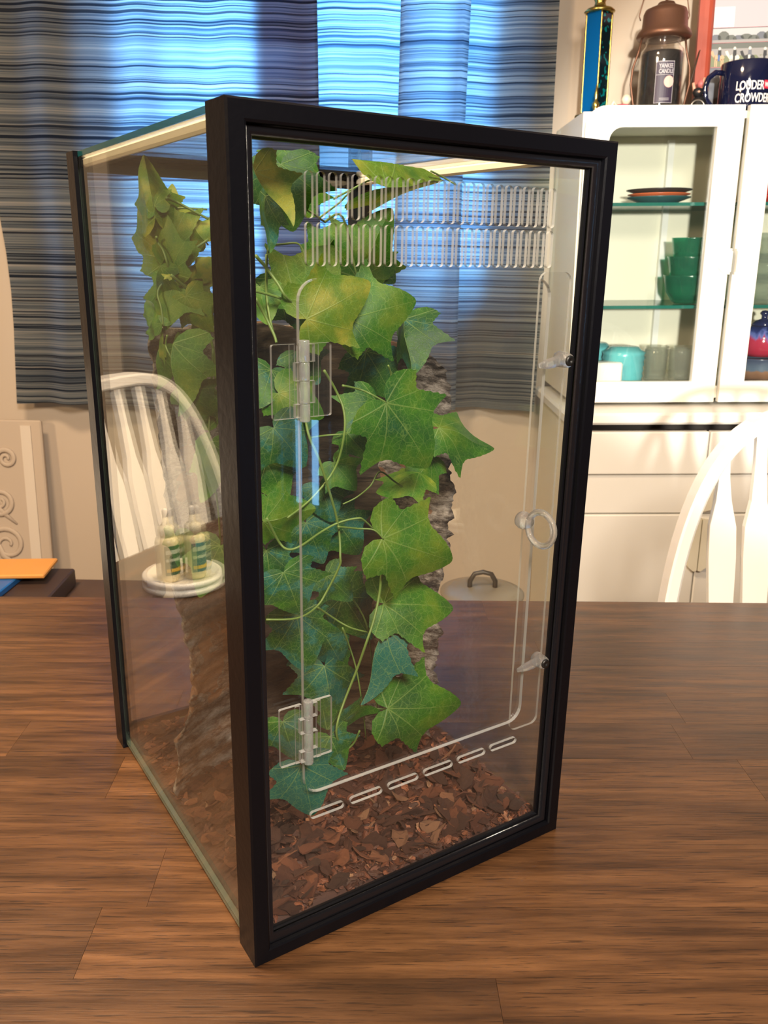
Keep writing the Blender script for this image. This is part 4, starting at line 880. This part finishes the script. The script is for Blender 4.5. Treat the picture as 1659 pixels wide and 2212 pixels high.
for q in range(7): rider(g, .056+.036*q, .146-.001*q, 1.0+.03*(q % 3), (3, 4, 5, 7, 5, 4, 3)[q], (5, 5, 8, 5, 8, 5, 5)[q], (6, 5, 4, 5, 6, 8, 5)[q])
rect(g, x0, x1, .180, .212, 1, 0)
for q in range(16): disc(g, .045+.018*q, .189+.004*math.sin(q*2.1), .014, .010+.004*math.sin(q*1.3), 2, 1 if q % 3 else 8)
rect(g, x0, x1, .179, .186, 3, 7)
rect(g, x0, x1, .050, .122, 1, 8); disc(g, .068, .103, .008, .013, 2, 4); disc(g, .073, .088, .007, .015, 3, 7); disc(g, .069, .116, .0045, .005, 3, 4); disc(g, .066, .083, .008, .012, 2, 5)
for q in range(5): disc(g, .105+.03*q, .098+.006*math.sin(q*3), .013, .016, 2, (9, 7, 1, 9, 7)[q]); disc(g, .112+.03*q, .106, .006, .008, 3, (4, 9, 5, 4, 8)[q])
rect(g, x0, x1, .1785, .1800, 4, 9); rect(g, x0, x1, .1225, .1245, 4, 9)
g.build('photo_print', PM, o)
G().box(.037, .325, .0058, .0066, .2135, .40).build('pink_paper', plain('pink_paper', (.72, .40, .44), .7), o)
G().box(.037, .085, .0048, .0056, .2145, .26).build('white_paper', plain('white_paper', (.80, .72, .72), .7), o)
for zz in (.238, .228, .221): pass
G().box(.128, .19, -.0062, -.0055, .074, .121, M=RX(-.04)).build('white_card', plain('white_card', (.85, .85, .87), .6), o)
# navy mug
NAVY = plain('navy_glaze_mug', (.006, .008, .030), .08, coat=.4)
MM = on(.026, 2.226, ZT+.0003) @ RZ(.0)
o = thing('mug', 'navy blue mug with white and red lettering standing in front of the red picture frame', 'mug', MM)
MR, MH = .0615, .1125
G().lathe([(0, 0), (MR-.006, 0), (MR-.002, .003), (MR, .008), (MR, MH-.003), (MR-.001, MH), (MR-.004, MH), (MR-.0045, .008), (0, .006)], 56).build('body', NAVY, o)
G().tube([(-MR+.003, 0, .092), (-MR-.014, 0, .094), (-MR-.030, 0, .082), (-MR-.036, 0, .060), (-MR-.032, 0, .036), (-MR-.018, 0, .020), (-MR+.003, 0, .017)], .0055, 10, sec=[(1.15*math.cos(a*math.pi/5), .75*math.sin(a*math.pi/5)) for a in range(10)]).build('handle', NAVY, o)
MW = plain('white_print', (.82, .80, .78), .4); MRD = plain('red_print', (.50, .03, .06), .4)
a0 = -.74
text('LOUDER', .0270, T((0, 0, .047)) @ RZ(a0), 'lettering', MW, o, .0004, MR+.0001, .62)
text('CROWDER', .0270, T((0, 0, .0205)) @ RZ(a0), 'lettering', MW, o, .0004, MR+.0001, .62)
curved_panel(MR+.0001, .30, .62, .049, .067).build('red_bar', MRD, o)['label'] = 'red bar with white word'
text('WITH', .014, T((0, 0, .053)) @ RZ(.34), 'lettering', MW, o, .0002, MR+.0006, .60)
# dark little figures left of the frame
o = thing('dark_figurine', 'small black seated figure with a pale peach crest, between lantern and red frame', 'figurine', on(-.082, 2.232, ZT))
BK = plain('black_resin', (.010, .010, .012), .4); PE = plain('peach_resin', (.62, .32, .22), .5)
G().lathe([(0, 0), (.019, 0), (.021, .012), (.017, .034), (.010, .044), (0, .046)], 18).build('body', BK, o)
G().lathe([(0, 0), (.009, .003), (.013, .011), (.010, .019), (0, .022)], 16, M=T((-.006, -.006, .040))).build('head', BK, o)
G().lathe([(0, -.003), (.004, 0), (0, .003)], 8, M=T((-.008, -.019, .051))).build('muzzle', PE, o)
o = thing('peach_figurine', 'peach and rose coloured figurine with arms raised behind the black seated figure', 'figurine', on(-.068, 2.262, ZT))
g = G().lathe([(0, 0), (.017, 0), (.015, .030), (.012, .055), (.006, .066), (0, .068)], 16)
g.tube([(-.008, 0, .052), (-.018, -.002, .062), (-.022, -.002, .078)], [.005, .004, .0035], 8).tube([(.004, 0, .055), (.000, -.006, .075), (.004, -.004, .088)], [.005, .0045, .004], 8).build('body', PE, o)
G().lathe([(0, 0), (.007, .003), (.009, .010), (.006, .017), (0, .020)], 14, M=T((-.003, -.002, .066))).build('head', plain('rose_resin', (.45, .12, .12), .5), o)
tag(G().lathe([(0, 0), (.004, 0), (.0035, .03), (.003, .10), (.0012, .165), (0, .166)], 10, M=RY(.22)).build('dark_stick', plain('dark_brown_wood', (.05, .025, .012), .6), None, on(-.098, 2.318, ZT)), 'slim dark brown stick leaning behind the red picture frame', 'stick')
tag(G().tube([(.015*math.cos(q*.2618*1), 0, .013+.013*math.sin(q*.2618)) for q in range(24)], .0022, 8, closed=True).build('silver_ring', STEEL, None, on(-.104, 2.172, ZT)), 'small silver ring standing on the cabinet top right of the lantern', 'ring')
# ------------------------------------------------------------------ white arrow-back chairs behind the table
def chair(label, loc):
    o = thing('windsor_chair', label, 'chair', T(loc), 'white chairs behind the table')
    hw, bt, sz = .252, .545, .45          # back half width, back height above seat, seat height
    rec = lambda z: .06+.10*(z-sz)/bt   # back leans away
    sec = [(.85, .6), (-.85, .6), (-1, .4), (-1, -.4), (-.85, -.6), (.85, -.6), (1, -.4), (1, .4)]
    P = []
    for q in range(49):
        a = math.pi*q/48; c, s = math.cos(a), math.sin(a)
        x = hw*math.copysign(abs(c)**.62, c); z = sz-.02+(bt+.0)*max(0, s)**.80
        P.append((x, rec(z), z))
    G().tube(P, .0175, sec=sec, up=(0, 1, 0), smooth=False).build('bow', CHAIR, o)
    for q in range(7):
        fx = (q-3)/3.; xb = fx*.150; xt = fx*.166
        # height of the bow above xt
        zt = max(p[2] for p in P if abs(p[0]-xt) < .03)-(.012 if abs(fx) < .9 else .034)
        zs = [sz-.005, sz+.06, sz+.19, sz+.30, sz+.35, sz+.39, (zt+sz+.39)/2, zt]; ws = [.008, .011, .018, .0215, .0205, .012, .0085, .008]
        path = [(xb+(xt-xb)*(z-sz)/(zt-sz), rec(z), z) for z in zs]
        g = G(); v = []; f = []
        for p, w_ in zip(path, ws):
            for sx, sy in ((-1, -1), (1, -1), (1, 1), (-1, 1)): v.append((p[0]+sx*w_, p[1]+sy*.0055, p[2]))
        for i in range(len(zs)-1):
            for k_ in range(4): l = (k_+1) % 4; f.append((i*4+k_, i*4+l, i*4+4+l, i*4+4+k_))
        f += [(3, 2, 1, 0), tuple(range(28, 32))]
        g.add(v, f).build('spindle', CHAIR, o)
    G().plate([(x, y) for x, y in rrect(-.235, .235, -.36, .08, .09, 6)], [], -.018, .018, M=T((0, 0, sz-.018)) @ RX(-math.pi/2)).build('seat', CHAIR, o)
    for sx in (-1, 1):
        for yy, yf in ((-.29, -.33), (.02, .06)):
            G().tube([(sx*.21, yf, 0), (sx*.195, (yf*.6+yy*.4), .15), (sx*.18, yy*.7+yf*.3, .28), (sx*.165, yy, sz-.03)], [.013, .017, .021, .014], 12).build('leg', CHAIR, o)
        G().tube([(sx*.195, -.315, .17), (sx*.195, -.135, .17), (sx*.195, .045, .17)], [.009, .013, .009], 10).build('stretcher', CHAIR, o)
    G().tube([(-.195, -.135, .17), (0, -.135, .17), (.195, -.135, .17)], [.009, .013, .009], 10).build('stretcher', CHAIR, o)
chair('white painted arrow-back chair behind the table, in front of the glass-door cabinet', (.694, 1.135, 0))
chair('white painted arrow-back chair behind the table\'s far end, mirrored in the tank\'s side glass', (-.868, 1.092, 0))
# ------------------------------------------------------------------ glue bottles on a white lid, mirrored in the side glass
tag(G().lathe([(0, 0), (.052, 0), (.055, .002), (.055, .008), (.0535, .0085), (.0535, .011), (.055, .0115), (.055, .017), (.053, .019), (.049, .019), (.047, .015), (0, .015)], 44).build('round_lid', WHITE, None, T((-.594, .900, .7505))), 'round white plastic lid lying on the table, mirrored in the tank\'s side glass', 'lid')
GLUE = plain('cream_glue_bottle', (.70, .60, .36), .35); NOZ = plain('ivory_nozzle', (.75, .70, .52), .4)
LBL = [plain('glue_label_green', (.03, .10, .04), .5), plain('glue_label_blue', (.02, .06, .14), .5), plain('glue_label_yellow', (.65, .42, .05), .5), plain('glue_label_pale', (.45, .52, .40), .5)]
for x, y, cols, lb in ((-.567, .902, (0, 2), 'cream glue bottle with green label on the white lid'), (-.594, .878, (1, 2), 'cream glue bottle with blue and yellow label on the white lid')):
    o = thing('glue_bottle', lb, 'bottle', T((x, y, .7658)) @ Matrix.Diagonal((.84, .84, .95, 1)), 'glue bottles on the white lid')
    G().lathe([(0, 0), (.016, 0), (.0185, .003), (.0190, .010), (.0190, .058), (.0175, .064), (.011, .068), (0, .068)], 28).build('body', GLUE, o)
    G().lathe([(.0095, .0682), (.0135, .0685), (.0135, .080), (.0095, .083), (.0060, .085), (.0042, .098), (0, .098)], 22).build('nozzle', NOZ, o)
    G().lathe([(.0046, .0945), (.0046, .106), (.0034, .108), (0, .108)], 14).build('cap', WHITE, o)
    lbm = curved_panel(.01915, -2.4, 1.1, .012, .056).build('label', LBL[cols[0]], o)
    for z0, z1, mi in ((.017, .022, cols[1]), (.033, .037, 3), (.044, .050, 3)): curved_panel(.0196, -2.3, 1.0, z0, z1).build('label_band', LBL[mi], lbm)
# ------------------------------------------------------------------ low things behind the table
o = thing('stool', 'low dark wooden stool carrying the lidded saucepan behind the table', 'stool', T((.19, 1.49, 0)))
DW = plain('dark_wood', (.09, .05, .03), .5, vary=.3)
G().lathe([(0, .43), (.135, .43), (.14, .436), (.14, .452), (.135, .458), (0, .458)], 32).build('seat', DW, o)
for a in range(4): G().tube([(.12*math.cos(a*1.57+.78), .12*math.sin(a*1.57+.78), 0), (.085*math.cos(a*1.57+.78), .085*math.sin(a*1.57+.78), .43)], [.013, .017], 10).build('leg', DW, o)
o = thing('saucepan', 'small steel saucepan with a flat lid and dark loop handle on the stool', 'saucepan', T((.19, 1.49, .4582)))
G().lathe([(0, 0), (.068, 0), (.073, .004), (.074, .120), (.078, .124), (.072, .124), (.070, .008), (0, .006)], 36).build('body', STEEL, o)
l = G().lathe([(.0, .136), (.030, .1345), (.060, .130), (.076, .1255), (.080, .1245), (.080, .1275), (.062, .133), (.030, .1375), (0, .139)], 36).build('lid', plain('grey_steel_lid', (.34, .29, .22), .35, metal=.5), o)
G().tube([(-.024, 0, .134), (-.024, 0, .150), (-.016, 0, .164), (0, 0, .168), (.016, 0, .164), (.024, 0, .150), (.024, 0, .134)], .0048, 8).build('loop_handle', plain('dark_handle', (.03, .024, .018), .4), l)
o = thing('bench', 'low dark bench behind the table under the papers', 'bench', T((-.80, 1.455, 0)))
G().cbox(-.36, .36, -.115, .13, .530, .560, .004).build('seat', DW, o)
for sx in (-.3, .3):
    for sy in (-.09, .09): G().cbox(sx-.02, sx+.02, sy-.02, sy+.02, 0, .530, .003).build('leg', DW, o)
tag(G().cbox(-.17, .17, -.092, .10, 0, .036, .003).build('dark_book', plain('dark_brown_cover', (.045, .025, .018), .5), None, T((-.775, 1.445, .5602)) @ RZ(.03)), 'dark brown book at the bottom of the papers on the bench', 'book')
tag(G().cbox(-.15, .15, -.085, .085, 0, .013, .002).build('blue_magazine', plain('blue_cover', (.01, .09, .28), .3, vary=.5, scale=10), None, T((-.835, 1.445, .5964)) @ RZ(-.04)), 'blue magazine under the orange envelope on the bench', 'magazine')
tag(G().cbox(-.15, .15, -.045, .045, 0, .008, .002).build('orange_envelope', plain('manila_orange_paper', (.60, .26, .055), .7, bump=.1), None, T((-.785, 1.490, .6096)) @ RZ(.09)), 'orange manila envelope on top of the papers behind the table', 'envelope')
# embossed scroll panel leaning on the wall
EMB = plain('pale_tan_panel', (.50, .41, .325), .8); PM_ = T((-1.40, 2.395, .0)) @ RX(-.055)
o = thing('scroll_panel', 'pale tan panel with embossed scrollwork leaning on the wall under the curtain', 'panel', PM_)
G().cbox(-.42, .385, 0, .016, .001, .715, .004).build('board', EMB, o)
G().box(.325, .355, -.004, -.0004, .02, .70).build('border_strip', plain('white_tan_border', (.64, .56, .47), .8), o)
def scroll(cx, cz, R_, turns, d, tail):
    P = []
    n = int(turns*22)
    for q in range(n+1): a = tail+d*2*math.pi*turns*q/n; r = R_*(1-.82*q/n); P.append((cx+r*math.cos(a), -.004, cz+r*math.sin(a)))
    return P
pr = random.Random(5)
for cx, cz, R_, d, ta in ((.255, .335, .055, -1, 2.8), (.165, .29, .05, 1, .4), (.25, .215, .052, -1, 3.3), (.155, .155, .062, 1, .0), (.27, .105, .04, -1, 2.5), (.245, .47, .042, 1, 4.2), (.15, .43, .055, -1, 2.0), (.20, .575, .05, 1, .8), (.275, .60, .03, -1, 2.8), (.11, .64, .045, 1, 3.0), (.06, .34, .055, -1, .5), (.05, .20, .05, 1, 2.0), (-.03, .45, .06, -1, 1.0), (.2, .06, .03, 1, 2)):
    G().tube(scroll(cx, cz, R_, 1.5, d, ta), [.0085*(1-.5*q/33) for q in range(34)], 8, sec=[(.45*math.sin(a*math.pi/4), math.cos(a*math.pi/4)) for a in range(8)], up=(0, 1, 0)).build('scroll', EMB, o)
for a, b_ in (((.21, .38), (.30, .25)), ((.20, .26), (.30, .165)), ((.12, .22), (.29, .06)), ((.22, .52), (.29, .40)), ((.12, .50), (.22, .36))):
    G().tube([(a[0], -.003, a[1]), ((a[0]+b_[0])/2-.015, -.004, (a[1]+b_[1])/2-.015), (b_[0], -.003, b_[1])], [.004, .010, .003], 8, sec=[(.4*math.sin(q*math.pi/4), math.cos(q*math.pi/4)) for q in range(8)], up=(0, 1, 0)).build('leaf_scroll', EMB, o)
